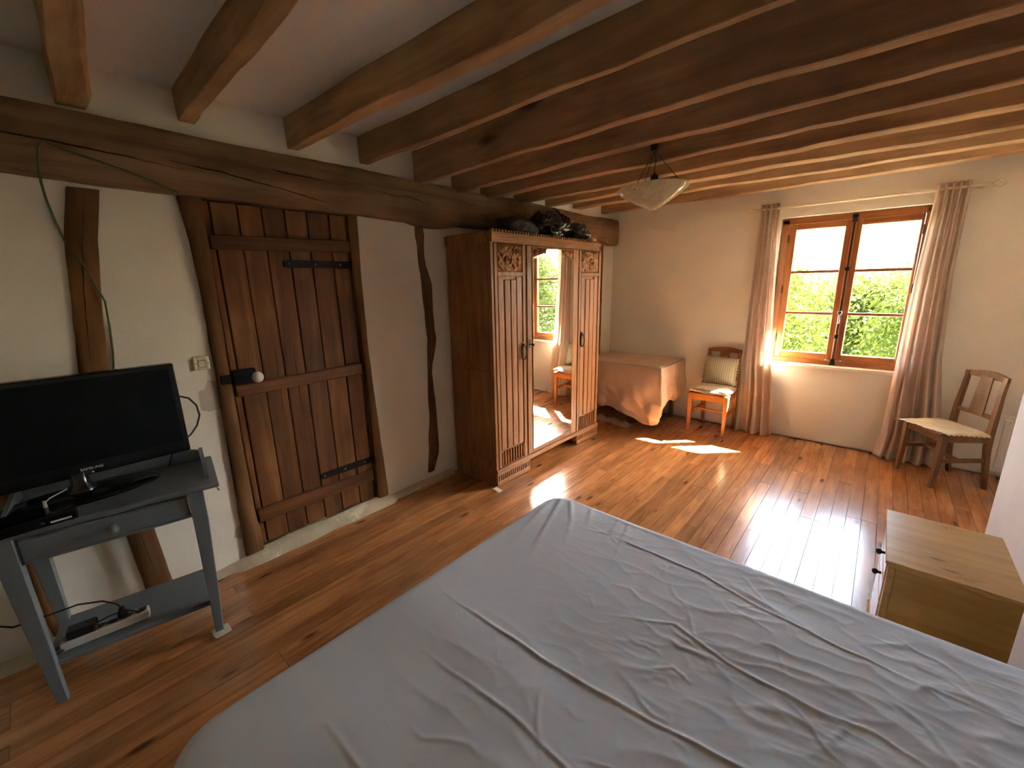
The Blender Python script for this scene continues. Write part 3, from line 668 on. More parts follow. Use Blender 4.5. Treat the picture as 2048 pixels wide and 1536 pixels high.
text('brand_lettering', 'SAMSUNG', .0155, (tx+.0015, .045, tz0+.028), M['logo'], tv)
MB().lathe([(.004, 0), (.003, .002)], (tx, .045, tz0+.010), 10, 'X').build('indicator', M['logo'], tv)
tc = MB().tube([(tx-.04, .36, 1.10), (tx-.035, .395, 1.105), (tx-.03, .425, 1.09), (tx-.025, .448, 1.05), (tx-.02, .452, 1.0), (tx-.025, .435, .95), (tx-.03, .405, .91), (tx-.05, .38, .885), (tx-.06, .34, .87), (-2.51, .3, .768)], .0042, 8)
tag(tc.build('tv_cable', M['black'], None), 'black cable looping out beside the television edge', 'cable')
sb = thing('set_top_box', 'black set-top box at the front of the grey table', 'electronics', (-2.28, -.14, TZ))
MB().box(-2.325, -2.195, -.255, -.028, TZ+.004, TZ+.042, .004, 2).build('case', M['black_gloss'], sb)
MB().box(-2.196, -2.1935, -.10, -.045, TZ+.014, TZ+.02).build('highlight_strip', M['logo'], sb)  # bright highlight on the case front, put in as a silver strip
MB().lathe([(.006, 0), (.005, .004), (.001, .005)], (-2.195, -.12, TZ+.02), 10, 'X').build('button', M['black'], sb)
for fx in (-2.31, -2.21):
    for fy in (-.24, -.045): MB().lathe([(.008, 0), (.008, .005)], (fx, fy, TZ+.0004), 8).build('foot', M['black'], sb)
wc = MB().tube([(-2.30, -.105, TZ+.06), (-2.30, -.09, TZ+.073), (-2.32, -.07, TZ+.075), (-2.345, -.04, TZ+.078)], .0022, 6).tube([(-2.30, -.105, TZ+.0425), (-2.30, -.105, TZ+.068)], [.006, .005], 8)
tag(wc.build('white_plug', M['white_plastic'], None), 'small white plug and lead on the black set-top box', 'plug')

# power strip on the shelf
ang = math.radians(-9.5)
def tloc(x, y, z=0): v = Matrix.Rotation(ang, 3, 'Z') @ Vector((x, y, z)); return (v.x-2.135, v.y+.41, v.z)
ps = thing('power_strip', 'white multi-socket power strip lying on the table shelf', 'power strip', tloc(-.115, -.475, .1725), ang+math.radians(2))
MB().box(-.026, .026, -.14, .14, 0, .038, .006, 2).build('housing', M['white_plastic'], ps, True)
for i in range(6):
    y = -.113+i*.045
    MB().lathe([(.0195, .0005), (.019, .002), (.016, -.004), (.0, -.004)], (0, y, .0375), 16).build('socket', M['white_plastic'], ps, True)
    for s_ in (-1, 1): MB().lathe([(.0026, 0), (.0026, .004)], (s_*.0065, y+s_*.0065, .034), 6).build('socket_contact', M['bronze'], ps, True)
def plug(name, lab, x, y, h_, pts, r0):
    p = thing(name, lab, 'plug', tloc(x, y, .2125))
    MB().lathe([(r0, -.0015), (r0*.98, .018), (r0*.6, .035), (r0*.45, h_)], (0, 0, 0), 12).build('plug_body', M['black'], p, True, ang=50)
    MB().tube(pts, .0035, 6).build('lead', M['black'], p, True)
plug('mains_plug', 'black round plug with an arching lead in the power strip', -.128, -.42, .045, [(0, 0, .04), (.005, -.012, .07), (-.01, -.05, .10), (-.03, -.12, .118), (-.05, -.2, .112), (-.08, -.3, .105), (-.17, -.36, .10), (-.22, -.40, .04), (-.24, -.42, -.08), (-.245, -.42, -.205)], .019)
ad = thing('mains_adapter', 'black oblong power adapter plugged into the strip', 'adapter', tloc(-.115, -.545, .2125), ang)
MB().box(-.03, .03, -.045, .045, 0, .035, .006, 2).build('adapter_body', M['black'], ad, True)
MB().tube([(0, .045, .02), (.01, .09, .035), (.015, .14, .04), (.004, .175, .001)], .003, 6).build('lead', M['black'], ad, True)
cb = MB(); cb.tube([tloc(-.10+.03*math.sin(t*9), -.62-.03*math.cos(t*7), .18+.012*t) for t in [i/24 for i in range(25)]], .0045, 6)
tag(cb.build('coiled_lead', M['black'], None), 'dark lead coiled on the table shelf behind the leg', 'cable')

# ------------------------------------------------------------------ bed
bb = thing('bed_base', 'upholstered bed base standing on short legs under the mattress', 'bed', (-.31, .85, 0))
MB().box(-1.16, .585, .05, 1.64, .09, .262, .02, 2).build('box_base', M['bedbase'], bb)
for x in (-1.1, .5):
    for y in (.12, 1.56): MB().lathe([(.022, 0), (.03, .09)], (x, y, 0), 12).build('leg', M['chair2'], bb)
BX0, BX1, BY0, BY1, BZ = -1.205, .592, .0, 1.70, .505
def seg(p, a, b):
    a, b = Vector(a), Vector(b); d = b-a; t = (p-a).dot(d)/d.length_squared; t = min(1, max(0, t)); return (p-(a+d*t)).length, t
CR = []
def addline(pts, w_, a_, fade='long'):
    n = len(pts)-1
    def A(k):
        if fade == 'end': return a_*(1-k/n)
        if fade == 'both': return a_*math.sin(PI*k/n)**.7 if 0 < k < n else 0
        return a_*(.0 if k in (0, n) else 1)
    for i in range(n): CR.append((pts[i], pts[i+1], w_, a_, A(i), A(i+1)))
addline([(-1.12, .805), (-.79, .809), (-.59, .812), (-.30, .855), (0, .895), (.5, .93)], .0055, .0042)
addline([(-.97, 1.525), (-.637, 1.52), (-.387, 1.505), (-.2, 1.457), (.07, 1.43), (.45, 1.42)], .005, .0034)
addline([(-.6, 1.07), (-.37, 1.20), (-.2, 1.15), (0, 1.15), (.13, 1.18), (.45, 1.12)], .0055, .0030)
addline([(-.95, .60), (-.6, .625), (-.2, .61), (.3, .66)], .006, .0030)
addline([(-.95, .30), (-.77, .308), (-.3, .36), (.2, .4)], .007, .0030)
for p in ([(-1.16, 1.63), (-1.09, 1.264), (-1.06, 1.08)], [(-1.12, 1.63), (-1.0, 1.29), (-.93, 1.1)], [(-1.07, 1.64), (-.97, 1.5), (-.88, 1.3)], [(-.75, 1.66), (-.70, 1.45), (-.66, 1.30)], [(-.80, 1.66), (-.76, 1.42)], [(-.95, 1.65), (-.88, 1.48)]): addline(p, .013, .0052, 'end')
wr = random.Random(21)
for i in range(120):
    cx_, cy_ = wr.uniform(-.95, .5), wr.uniform(.12, 1.58)
    if wr.random() > min(1, .25+(cx_+1.0)*.75): continue
    a_ = math.radians(wr.gauss(-14, 30)) if wr.random() < .75 else math.radians(wr.uniform(50, 110)); L_ = wr.uniform(.06, .26); bend = wr.uniform(-.5, .5)
    pts = []
    for k in range(5):
        t = k/4-.5; aa = a_+bend*t; pts.append((cx_+math.cos(aa)*L_*t, cy_+math.sin(aa)*L_*t+.012*math.sin(k*1.9+i)))
    addline(pts, wr.uniform(.004, .009), wr.uniform(.0010, .0028), 'both')
def sheet_h(x, y):
    p = Vector((x, y)); h = 0
    q = Vector((x*1.2, y*1.9, 0)); wv = noise.noise(q*1.3)*.5
    h += .010*noise.noise((x*2.1+wv, y*3.0+wv, 1.5))
    rg = 1-abs(noise.noise((x*3.1+wv*1.5+y*1.2, y*6.5-x*.8+wv, 4.2)))*2
    am = min(1, max(.15, (x+1.15)*.9))
    h += .0036*am*max(0, rg)**3
    rg2 = 1-abs(noise.noise((x*7+y*3+wv*2, y*13-x*2.5, 9.1)))*2
    h += .0024*am*max(0, rg2)**2.5
    rg3 = 1-abs(noise.noise((x*5+y*14+wv*3, y*30-x*9, 2.7)))*2
    h += .0014*am*max(0, rg3)**2*(.5+noise.noise((x*2.5, y*2.5, 6)))
    return h
def sheet():
    b = MB(); nx, ny = 420, 400; cx, cy = (BX0+BX1)/2, (BY0+BY1)/2; hx, hy = (BX1-BX0)/2, (BY1-BY0)/2
    rc = .13
    def fn(u, v):
        # map the unit square so that outer rings go over the rounded edge and down the side
        a, c_ = (u*2-1)*1.16, (v*2-1)*1.16
        s_ = max(abs(a), abs(c_)); k_ = min(1, 1/s_) if s_ > 1 else 1
        x, y = cx+a*k_*hx, cy+c_*k_*hy
        # round the plan corners
        qx, qy = abs(x-cx)-(hx-rc), abs(y-cy)-(hy-rc)
        if qx > 0 and qy > 0:
            m_ = max(qx, qy); d_ = math.hypot(qx, qy)
            f_2 = m_/d_ if d_ > 0 else 1
            x = cx+math.copysign(hx-rc+qx*f_2, x-cx); y = cy+math.copysign(hy-rc+qy*f_2, y-cy)
        if s_ <= 1:
            e = 1-s_; z = BZ + sheet_h(x, y)*min(1, e*14); ed_ = .055
            if e < ed_: z -= .045*(1-math.sqrt(max(0, 1-((ed_-e)/ed_)**2)))
        else:
            t = (s_-1)/.16; z = BZ-.045-t*.19
            nrm = Vector((x-cx, y-cy)).normalized(); inn = .02*t*t-.006*noise.noise((x*9, y*9, 0))*t
            x -= nrm.x*inn; y -= nrm.y*inn
        return (min(x, .594), y, z)
    b.grid(fn, nx, ny)
    vs = list(b.bm.verts); P = np.array([v.co for v in vs]); X, Y = P[:, 0], P[:, 1]
    Yl = Y + .008*np.sin(X*17+Y*5)+.005*np.sin(X*41-Y*13); Ys = Y + .0025*np.sin(X*9+Y*5)+.0015*np.sin(X*37)
    dz = np.zeros(len(vs))
    for a, b2, w_, am_, a0_, a1_ in CR:
        ax, ay = a; dx, dy = b2[0]-ax, b2[1]-ay; L2 = dx*dx+dy*dy+1e-9
        Yw = Ys if am_ > .0029 else Yl
        t = np.clip(((X-ax)*dx+(Yw-ay)*dy)/L2, 0, 1); d = np.hypot(X-ax-dx*t, Yw-ay-dy*t)
        am_ = a0_+(a1_-a0_)*t
        sd_ = np.sign((X-ax)*dy-(Yw-ay)*dx)
        dz = np.where(np.abs(dz) > 1e9, dz, np.maximum(dz, am_*np.exp(-(d/w_)**2))) - .3*am_*np.exp(-((d-w_*1.7)/w_)**2)*(sd_ > 0)*.6
    edge = np.minimum.reduce([X-BX0, BX1-X, Y-BY0, BY1-Y])
    dz *= 1.0*np.clip(edge*14, 0, 1)*(P[:, 2] > BZ-.03)
    for v, q in zip(vs, dz): v.co.z += float(q)
    return b.build('mattress', M['sheet'], None)
tag(sheet(), 'large mattress in a creased pale grey fitted sheet', 'mattress')

# ------------------------------------------------------------------ nightstand
ns = thing('nightstand', 'pine nightstand with a knotty honey top and dark round knobs', 'nightstand', (.32, 2.2, 0))
NX0, NX1, NY0, NY1, NZ = .14, .50, 1.965, 2.45, .552
tp = MB()
for z0, z1, o_ in ((NZ-.014, NZ, 0), (NZ-.026, NZ-.0135, -.008)): tp.box(NX0-o_ if o_ < 0 else NX0, NX1, NY0-o_, NY1+o_, z0, z1, .003)
tp.build('top', M['pine_top'], ns)
for i in range(3): pass
MB().box(NX0+.032, NX1-.01, NY0+.02, NY1-.02, .06, NZ-.026).build('carcass', M['pine_side'], ns)
for xa, xb2, za in ((NX0+.012, NX0+.034, NZ-.027), (NX1-.05, NX1-.012, .07)):
    for ya, yb2 in ((NY0+.014, NY0+.05), (NY1-.05, NY1-.014)): MB().box(xa, xb2, ya, yb2, 0, za, .003).build('corner_post', M['pine_side'], ns)
for nm, z0, z1 in (('drawer', .437, .520), ('drawer', .338, .428), ('door', .085, .328)):
    dwn = MB().box(NX0+.008, NX0+.036, NY0+.055, NY1-.055, z0, z1, .004).build(nm, M['pale_edge'], ns)
    ky = NY1-.09 if nm == 'door' else NY0+.20
    if nm == 'drawer': MB().lathe([(.006, 0), (.005, -.008), (.012, -.016), (.013, -.022), (.008, -.028), (.001, -.03)], (NX0+.008, ky, (z0+z1)/2), 14, 'X').build('knob', M['dark_knob'], dwn, ang=60)
MB().box(NX0+.0, NX0+.03, NY0+.008, NY1-.008, .03, .075, .008).build('plinth', M['pine_side'], ns)

# ------------------------------------------------------------------ chairs
def chair(name, label, loc, rz, mw, mx_, dp=.19, rake=1.0):
    t = thing(name, label, 'chair', loc, rz, None)
    wF, wB, zs = .20, .175, .44
    for s_ in (-1, 1):
        b = MB(); secs = []
        for z, k_, dy in ((0, .013, -.012), (.2, .017, -.004), (.36, .021, 0), (zs-.012, .021, 0)):
            x, y = s_*(wF-.022), -dp+.022+dy
            secs.append([(x-k_, y-k_, z), (x+k_, y-k_, z), (x+k_, y+k_, z), (x-k_, y+k_, z)])
        b.loft(secs); b.build('leg', M[mw], t, True, ang=40)
        b = MB(); secs = []
        for z, y, k_ in ((0, dp+.035, .014), (.15, dp+.012, .016), (.32, dp-.012, .019), (.44, dp-.016, .020), (.58, dp-.016+.014*rake, .018), (.74, dp-.016+.044*rake, .016), (.872, dp-.016+.076*rake, .014)):
            x = s_*(wB-.012-(.008 if z > .6 else 0)); secs.append([(x-k_, y-k_*.8, z), (x+k_, y-k_*.8, z), (x+k_, y+k_*.8, z), (x-k_, y+k_*.8, z)])
        b.loft(secs); b.build('back_post', M[mw], t, True, ang=40)
        MB().loft([[(s_*(wF-.022)-.008, -dp+.03, z), (s_*(wF-.022)+.008, -dp+.03, z), (s_*(wB-.012)+.008, dp-.02, z+.012), (s_*(wB-.012)-.008, dp-.02, z+.012)] for z in (.205, .235)]).build('stretcher', M[mw], t, True)
        MB().loft([[(s_*(wF-.02)-.01, -dp+.03, z), (s_*(wF-.02)+.01, -dp+.03, z), (s_*(wB-.012)+.01, dp-.02, z), (s_*(wB-.012)-.01, dp-.02, z)] for z in (.375, .428)]).build('apron', M[mw], t, True)
    MB().box(-wF+.04, wF-.04, -dp+.01, -dp+.032, .37, .428, .003).box(-wB+.03, wB-.03, dp-.03, dp-.01, .375, .428, .003).build('apron', M[mx_], t, True)
    MB().box(-wF+.03, wF-.03, -.012, .008, .212, .236, .003).build('stretcher', M[mx_], t, True)
    p = [(-wF, -dp-.012), (-wF*.5, -dp-.026), (0, -dp-.03), (wF*.5, -dp-.026), (wF, -dp-.012), (wB-.008, dp-.02), (-wB+.008, dp-.02)]
    b = MB().prism(p, 'Z', .426, .446); bmesh.ops.bevel(b.bm, geom=list(b.bm.edges), offset=.004, segments=1, affect='EDGES'); b.build('seat', M[mw], t, True)
    def rail(z0, z1, arch, yb, nm, k_=.0):
        b = MB(); secs = []
        for i in range(13):
            u = i/12*2-1; x = u*(wB-.002); y = yb-.022*(1-u*u)*-1; zt = z1+arch*(1-u*u)
            secs.append([(x, y-.010, z0), (x, y+.010, z0), (x, y+.010, zt), (x, y-.010, zt)])
        b.loft(secs); b.build(nm, M[mx_], t, True, ang=40)
    rail(.835, .868, .022, dp-.016+.066*rake, 'top_rail'); rail(.545, .575, .0, dp-.016+.004*rake, 'cross_rail')
    b = MB(); secs = []
    for i in range(9):
        z = lerp(.56, .85, i/8); y = lerp(dp-.016+.024*rake, dp-.016+.088*rake, i/8); hw = .055+.006*math.cos(i/8*PI)
        secs.append([(-hw, y-.005, z), (hw, y-.005, z), (hw, y+.005, z), (-hw, y+.005, z)])
    b.loft(secs); b.build('splat', M[mx_], t, True, ang=40)
    return t
ch1 = chair('wooden_chair', 'honey-coloured wooden chair with cushions beside the window curtain', (-1.245, 4.675, 0), math.radians(-2), 'chair', 'chair_x')
ch2 = chair('wooden_chair', 'dull brown wooden chair with a lace doily on its seat', (.51, 4.60, 0), math.radians(-58), 'chair2', 'chair2', .172, .35)
def pillow(name, mat, wx, wy, th, label, loc, rot, pinch=.12, sag=0, nu=36):
    t = thing(name, label, 'cushion', loc); t.rotation_euler = rot
    def surf(sgn):
        def fn(u, v):
            a, b = u*2-1, v*2-1; e = (1-a**4)*(1-b**4)
            k_ = 1-pinch*(abs(a)*abs(b))**1.0*0 ; px = a*wx*(1-pinch*(1-abs(b))**2*0-.05*(1-b*b)*-1*-.6); py = b*wy*(1-.05*(1-a*a)*.6)
            h = th*max(0, e)**.5*(1+.12*noise.noise((a*3, b*3, sgn+wx*9)))
            return (px, py, sgn*h)
        return fn
    b = MB().grid(surf(1), nu, nu).grid(surf(-1), nu, nu)
    b.build('cover', mat, t, True, weld=.0008); return t
pc = pillow('cushion', M['cushion'], .165, .15, .05, 'striped beige cushion leaning on the honey chair back', (-1.228, 4.785, .65), (math.radians(74), 0, math.radians(-2)))
fz = MB()
for i in range(44):
    s_ = i % 4; t = rnd.uniform(-1, 1)
    p = {0: (t*.165, .15), 1: (t*.165, -.15), 2: (.165, t*.15), 3: (-.165, t*.15)}[s_]
    q = (p[0]*1.07+rnd.uniform(-.006, .006), p[1]*1.08+rnd.uniform(-.006, .006)); fz.tube([(p[0], p[1], 0), (q[0], q[1], rnd.uniform(-.01, .01))], [.006, .004], 5)
fz.build('fringe', M['seatpad'], pc, True)
sp_ = pillow('seat_cushion', M['seatpad'], .198, .17, .034, 'cream seat pad with frilled edge on the honey chair seat', (-1.245, 4.625, .481), (0, 0, math.radians(-2)))
MB().lathe([(.15, -.034), (.185, -.018), (.17, -.012)], (0, 0, 0), 28).build('underside', M['seatpad'], sp_, True)
fr_ = MB(); pts = []
for i in range(97):
    a = 2*PI*i/96; c_, s_ = math.cos(a), math.sin(a); k_ = (abs(c_)**4+abs(s_)**4)**-.25
    pts.append((c_*k_*.2, s_*k_*.172, -.004+.006*math.sin(i*2.1)))
fr_.tube(pts, .006, 5); fr_.build('frill', M['seatpad'], sp_, True)
# lace doily
dl = MB()
def lace(u, v):
    a, b = u*2-1, v*2-1
    sc = 1+.06*abs(math.sin(max(u, v, 1-u, 1-v)*0+(u*9 if abs(b) > abs(a) else v*9)*PI))*max(abs(a), abs(b))**8
    x = a*.205*sc+.012*b; y = b*.163*sc-.016*a*b
    d_ = max(abs(x)-.185, abs(y+.0)-.175, 0); z = .4505+.004*noise.noise((x*14, y*14, 0))+.003*math.sin(x*60)*math.sin(y*55)*.5-d_*.5
    return (x, y-.034, max(z, .4485) if d_ <= 0 else z)
dl.grid(lace, 54, 54)
t = thing('lace_doily', 'cream lace doily with scalloped edges on the brown chair seat', 'doily', (.50, 4.60, .0), math.radians(-50))
dl.build('lace', M['lace'], t, True, thick=.003)

# ------------------------------------------------------------------ draped table
dt = thing('corner_table', 'rectangular table hidden under the rose-beige cloth in the corner', 'table', (-2.1, 4.6, 0))
MB().box(-2.60, -1.70, 4.27, 4.93, .685, .71, .004).build('table_top', M['chair2'], dt)
for x in (-2.55, -1.76):
    for y in (4.40, 4.87): MB().box(x-.022, x+.022, y-.022, y+.022, 0, .685, .003).build('leg', M['chair2'], dt)
def cloth():
    b = MB(); x0, x1, y0, y1, zt = -2.625, -1.665, 4.235, 4.935, .722
    # top sheet
    b.grid(lambda u, v: (lerp(x0, x1, u), lerp(y0, y1, v), zt-.006*max(0, 1-min(u, 1-u)*30)-.006*max(0, 1-v*24)+.002*noise.noise((u*5, v*5, 0))), 40, 30)
    # skirt: front edge then the right end
    Lf, Lr, rc = x1-x0, y1-y0, .03; tot = Lf+Lr
    def hem(s):
        return interp([(0, .13), (.25, .19), (.42, .19), (.52, .17), (.62, .12), (.78, .085), (.90, .07), (.97, .085), (1.03, .16), (1.09, .26), (1.2, .30), (1.4, .27), (1.7, .26)], s)
    def fn(u, v):
        s = u*tot
        if s < Lf: px, py, nx_, ny_ = x0+s, y0, 0, -1
        else: px, py, nx_, ny_ = x1, y0+(s-Lf), 1, 0
        dc = abs(s-Lf)
        if dc < .05: nx_, ny_ = .7, -.7
        zb = hem(s)+.012*math.sin(s*21)+.01*noise.noise((s*6, 0, 0))
        z = lerp(zt-.006, zb, v); am = v**1.2
        fold = (.026*math.sin(s*19+v*2.5+2.5*noise.noise((s*3, v*2, 1)))+.012*math.sin(s*41-v*4))*am
        fold += .03*max(0, 1-abs(noise.noise((s*4.5-v*2.2, v*1.6+s, 3)))*3.2)*am
        diag = .028*noise.noise((s*3.5+v*1.5, v*2.2, 4))*am
        swag = .03*max(0, math.sin((s*1.0+v*.7)*7))*am
        cr_ = .05*math.exp(-(dc/.10)**2)*v*(1-v*.6)
        bulge = .05*math.sin(min(1, v)*PI)*math.exp(-((s-.75)/.35)**2)*.6
        o = .012+fold+diag*.9+swag*.3+cr_+bulge-.02*v*v
        k_ = max(0, (v-.86)/.14); o -= .045*k_*k_
        if s > Lf+.1: o = max(o, .004)
        px += nx_*max(o, .004); py += ny_*max(o, .004)
        return (px, min(py, 4.938), z)
    b.grid(fn, 190, 60)
    return b.build('dust_cloth', M['drop'], None, weld=.002, thick=.002)
tag(cloth(), 'rose-beige cloth draped over the corner table down to the floor', 'cloth')
# bunched hem lying on the floor
def bunch():
    b = MB(); pts = []
    def fn(u, v):
        y = 4.20+.16*v; x = lerp(-2.60, -1.98, u)
        z = .002+.075*math.sin(v*PI)**.7*(.5+.35*math.sin(u*23)+.5*noise.noise((u*9, v*4, 2)))*(1-u*.5)
        return (x+.02*noise.noise((u*7, v*5, 8)), y-.02*math.sin(u*9)+.02*noise.noise((u*12, v, 5)), max(.002, z))
    b.grid(fn, 60, 16); return b.build('cloth_bundle', fabric('floral_cloth', (.56, .42, .33), (.40, .24, .2), 0, 200, .3), None, thick=.002)
tag(bunch(), 'bunched printed cloth lying on the floor under the draped table', 'cloth')

# ------------------------------------------------------------------ curtains
def curtain(name, xs0, xs1, label, npl, seed, yb=4.885):
    b = MB()
    def fn(u, v):
        z = lerp(2.305, .006, v); x0, x1 = interp(xs0, v), interp(xs1, v); s = u*npl*2*PI
        am = (.030+.022*v)*(1-.3*abs(u-.5)); ph = .9*noise.noise((u*2, v*1.6, seed))+v*.5*math.sin(u*5+seed)
        sh = .55+.45*math.sin(s*.5+seed+v*1.2)
        x = lerp(x0, x1, u)+.012*math.sin(s*.7+v*2+seed)*v
        y = yb-am*math.sin(s+ph)*(.55+.45*sh)-.02*v+.012*noise.noise((u*6, v*5, seed+3))
        if v > .93: y -= .05*(v-.93)/.07*(.5+.5*math.sin(s*.6+seed)); z = max(.004+.01*(.5+.5*math.sin(s*1.3)), z)
        if z > 2.20: y = yb-.028*math.sin(s+ph)
        return (x, min(y, 4.941), z)
    b.grid(fn, 170, 80)
    t = b.build(name, M['linen'], None, thick=.0016)
    return tag(t, label, 'curtain')
curtain('curtain', [(0, -1.035), (.4, -1.045), (.68, -1.05), (.9, -1.03), (1, -1.035)], [(0, -.868), (.3, -.84), (.6, -.80), (.8, -.74), (1, -.70)], 'narrow pink-beige linen curtain hanging beside the cushioned chair', 4.2, 1.0)
curtain('curtain', [(0, .185), (.3, .165), (.6, .155), (.9, .145), (1, .11)], [(0, .375), (.3, .38), (.6, .42), (.85, .50), (1, .54)], 'wide pink-beige linen curtain hanging behind the brown chair', 4.6, 4.0)
rd = thing('curtain_rod', 'cream metal curtain rod with spiral cage finials above the window', 'curtain rod', (-.3, 4.88, 2.262))
MB().tube([(-1.085, 4.882, 2.258), (.465, 4.882, 2.262)], .0125, 10).build('rod', M['rod'], rd)
for s_, xe in ((-1, -1.085), (1, .465)):
    f = MB()
    for k_ in range(4):
        pts = []
        for i in range(17):
            t = i/16; r_2 = .030*math.sin(PI*t)**.8; a = k_*PI/2+t*2.6; pts.append((xe+s_*(.005+.085*t), 4.882+r_2*math.cos(a), 2.26+r_2*math.sin(a)))
        f.tube(pts, .0028, 5)
    f.lathe([(.011, -.008), (.014, 0), (.011, .008)], (xe, 4.882, 2.26), 12, 'X'); f.build('finial', M['rod'], rd)
    xb_ = xe-s_*.035
    MB().tube([(xb_, 4.949, 2.262), (xb_, 4.90, 2.262), (xb_, 4.882, 2.25)], .006, 8).lathe([(.022, 0), (.02, -.006)], (xb_, 4.949, 2.262), 14, 'Y').build('bracket', M['rod'], rd)
for i in range(3): pass

# ------------------------------------------------------------------ pendant lamp
pn = thing('pendant_lamp', 'cream marbled glass bowl lamp hanging on three cords from a joist', 'pendant lamp', (-1.118, 2.555, 2.012))
tilt = Matrix.Rotation(math.radians(-2.5), 4, 'Y')
prof = [(.002, .0), (.022, .002), (.030, .010), (.048, .016), (.054, .024), (.072, .030), (.078, .037), (.098, .044), (.104, .050), (.150, .078), (.188, .104), (.203, .122), (.200, .126), (.186, .112), (.15, .086), (.10, .058), (.05, .034), (.002, .022)]
b = MB().lathe(prof, (0, 0, 0), 56); b.bm.transform(tilt); b.build('bowl', M['bowl'], pn, True, ang=50)
hx_, hy_, hz_ = -.005, .02, .345
MB().box(hx_-.02, hx_+.02, -.022, .012, hz_-.02, hz_+.035, .006).build('ceiling_rose', M['black'], pn, True)
for k_ in range(3):
    a = k_*2*PI/3+.35; v0 = tilt @ Vector((.178*math.cos(a), .178*math.sin(a), .108))
    MB().tube([(hx_, 0, hz_-.02), tuple(v0)], .0022, 5).build('suspension_cord', M['bronze'], pn, True)
    MB().lathe([(.001, -.014), (.006, -.008), (.006, .006), (.001, .012)], tuple(v0), 8).build('hook', M['bronze'], pn, True)
MB().tube([(hx_, 0, hz_-.02), (.004, 0, .27), (-.003, .003, .235), (0, 0, .20)], .0028, 6).build('lead', M['bronze'], pn, True)
MB().lathe([(.006, .205), (.020, .19), (.024, .16), (.022, .135)], (0, 0, 0), 14).build('bulb_socket', M['black'], pn, True, ang=50)
MB().lathe([(.002, .068), (.016, .073), (.026, .092), (.022, .115), (.014, .138)], (0, 0, 0), 14).build('bulb', M['porcelain'], pn, True)

# ------------------------------------------------------------------ radiator
rt = thing('radiator', 'white slatted electric radiator on the window wall behind the brown chair', 'radiator', (1.0, 4.9, .05))
MB().box(.80, 1.22, 4.86, 4.925, .06, .535, .012, 2).build('casing', M['radiator'], rt)
for i in range(6):
    x = .835+i*.066; MB().box(x, x+.045, 4.85, 4.868, .09, .50, .006).build('fin', M['radiator'], rt)
MB().box(.85, .90, 4.92, 4.951, .15, .2).box(1.12, 1.17, 4.92, 4.951, .15, .2).build('wall_bracket', M['radiator'], rt)

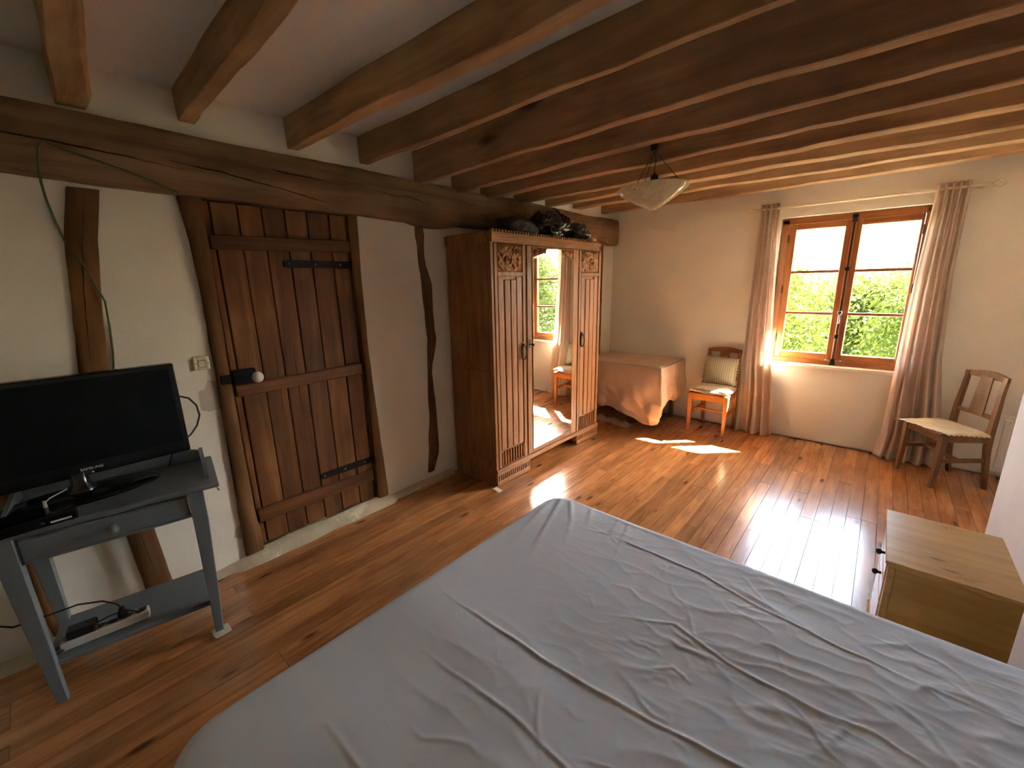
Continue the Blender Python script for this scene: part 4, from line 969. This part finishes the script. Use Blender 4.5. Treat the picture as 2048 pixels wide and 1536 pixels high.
# ------------------------------------------------------------------ outdoors
struct(box('ground', M['grass'], None, -60, 60, -60, 90, -3.0, -2.9), 'lawn outside below the window')
def tree(x, y, zc, rx, rz, nl, seed, lab, mat='leaf', ls=.062):
    r = random.Random(seed); t = thing('garden_tree', lab, 'tree', (x, y, -2.9), 0, 'trees outside the window')
    tk = MB(); br = []; H0 = zc+2.9
    tk.tube([(0, 0, 0), (.05, .03, H0*.4), (-.04, .05, H0*.75), (.0, 0, H0+rz*.4)], [.17, .14, .10, .03], 8); tk.build('trunk', M['bark'], t, True)
    bm_ = MB()
    for i in range(34):
        a = r.uniform(0, 2*PI); e = r.uniform(.1, 1.2); L = r.uniform(.55, 1.0); z0 = H0-rz*.7+r.uniform(0, rz)
        d = Vector((math.cos(a)*math.cos(e)*rx, math.sin(a)*math.cos(e)*rx, math.sin(e)*rz))*L
        p0 = Vector((0, 0, z0)); pts = [p0, p0+d*.35+Vector((0, 0, .1)), p0+d*.7+Vector((r.uniform(-.15, .15), 0, .15)), p0+d]
        bm_.tube(pts, [.05, .036, .022, .008], 5); br.append((p0, d))
        for _ in range(3):
            q = p0+d*r.uniform(.4, .9); e2 = q+Vector((r.uniform(-.5, .5), r.uniform(-.5, .5), r.uniform(0, .6)))
            bm_.tube([q, (q+e2)/2+Vector((0, 0, .05)), e2], [.016, .011, .005], 4); br.append((q, e2-q))
    bm_.build('branches', M['bark'], t, True)
    vs, fs = [], []
    for i in range(nl):
        if r.random() < .6:
            p0, d = r.choice(br); p = p0+d*r.uniform(.25, 1.05)+Vector((r.gauss(0, .2), r.gauss(0, .2), r.gauss(0, .2)))
        else:
            dd = Vector((r.gauss(0, 1), r.gauss(0, 1), r.gauss(0, 1))).normalized()*r.random()**.4; p = Vector((dd.x*rx, dd.y*rx, H0+dd.z*rz))
        a = Vector((r.gauss(0, 1), r.gauss(0, 1), r.gauss(0, 1))).normalized(); b_ = a.orthogonal().normalized(); s_ = ls*r.uniform(.6, 1.2)
        k_ = len(vs); vs += [p-a*s_, p+b_*s_*.45, p+a*s_, p-b_*s_*.45]; fs.append((k_, k_+1, k_+2, k_+3))
    me = bpy.data.meshes.new('foliage'); me.from_pydata([tuple(v) for v in vs], [], fs); me.materials.append(M[mat])
    o = bpy.data.objects.new('foliage', me); C.objects.link(o); o.parent = t; o['kind'] = 'stuff'
tree(-2.3, 11.5, .05, 1.75, 1.8, 34000, 1, 'leafy green tree with a grey trunk seen through the left casement')
tree(1.35, 11.5, .0, 1.75, 1.85, 34000, 2, 'leafy green tree with spreading boughs seen through the right casement')
tree(-.6, 16.5, -.1, 2.6, 1.9, 30000, 3, 'pale green tree standing further back between the two nearer ones', 'leaf2', .085)
tree(-7.0, 13, .5, 2.2, 2.2, 6000, 4, 'garden tree standing beside the trunked tree away from the mirrored ones')
tree(5.2, 11.5, .9, 1.9, 2.3, 26000, 5, 'tall garden tree whose foliage shows in the wardrobe mirror', 'leaf2')
tree(8.6, 16.5, 1.0, 2.6, 2.6, 10000, 6, 'broad garden tree behind the one seen in the wardrobe mirror')
tree(4.2, 20, .2, 2.2, 2.0, 6000, 7, 'bushy garden tree filling the gap towards the mirrored trees')
tree(-4.8, 19, .2, 2.2, 2.0, 6000, 8, 'small round garden tree far behind the trunked tree')
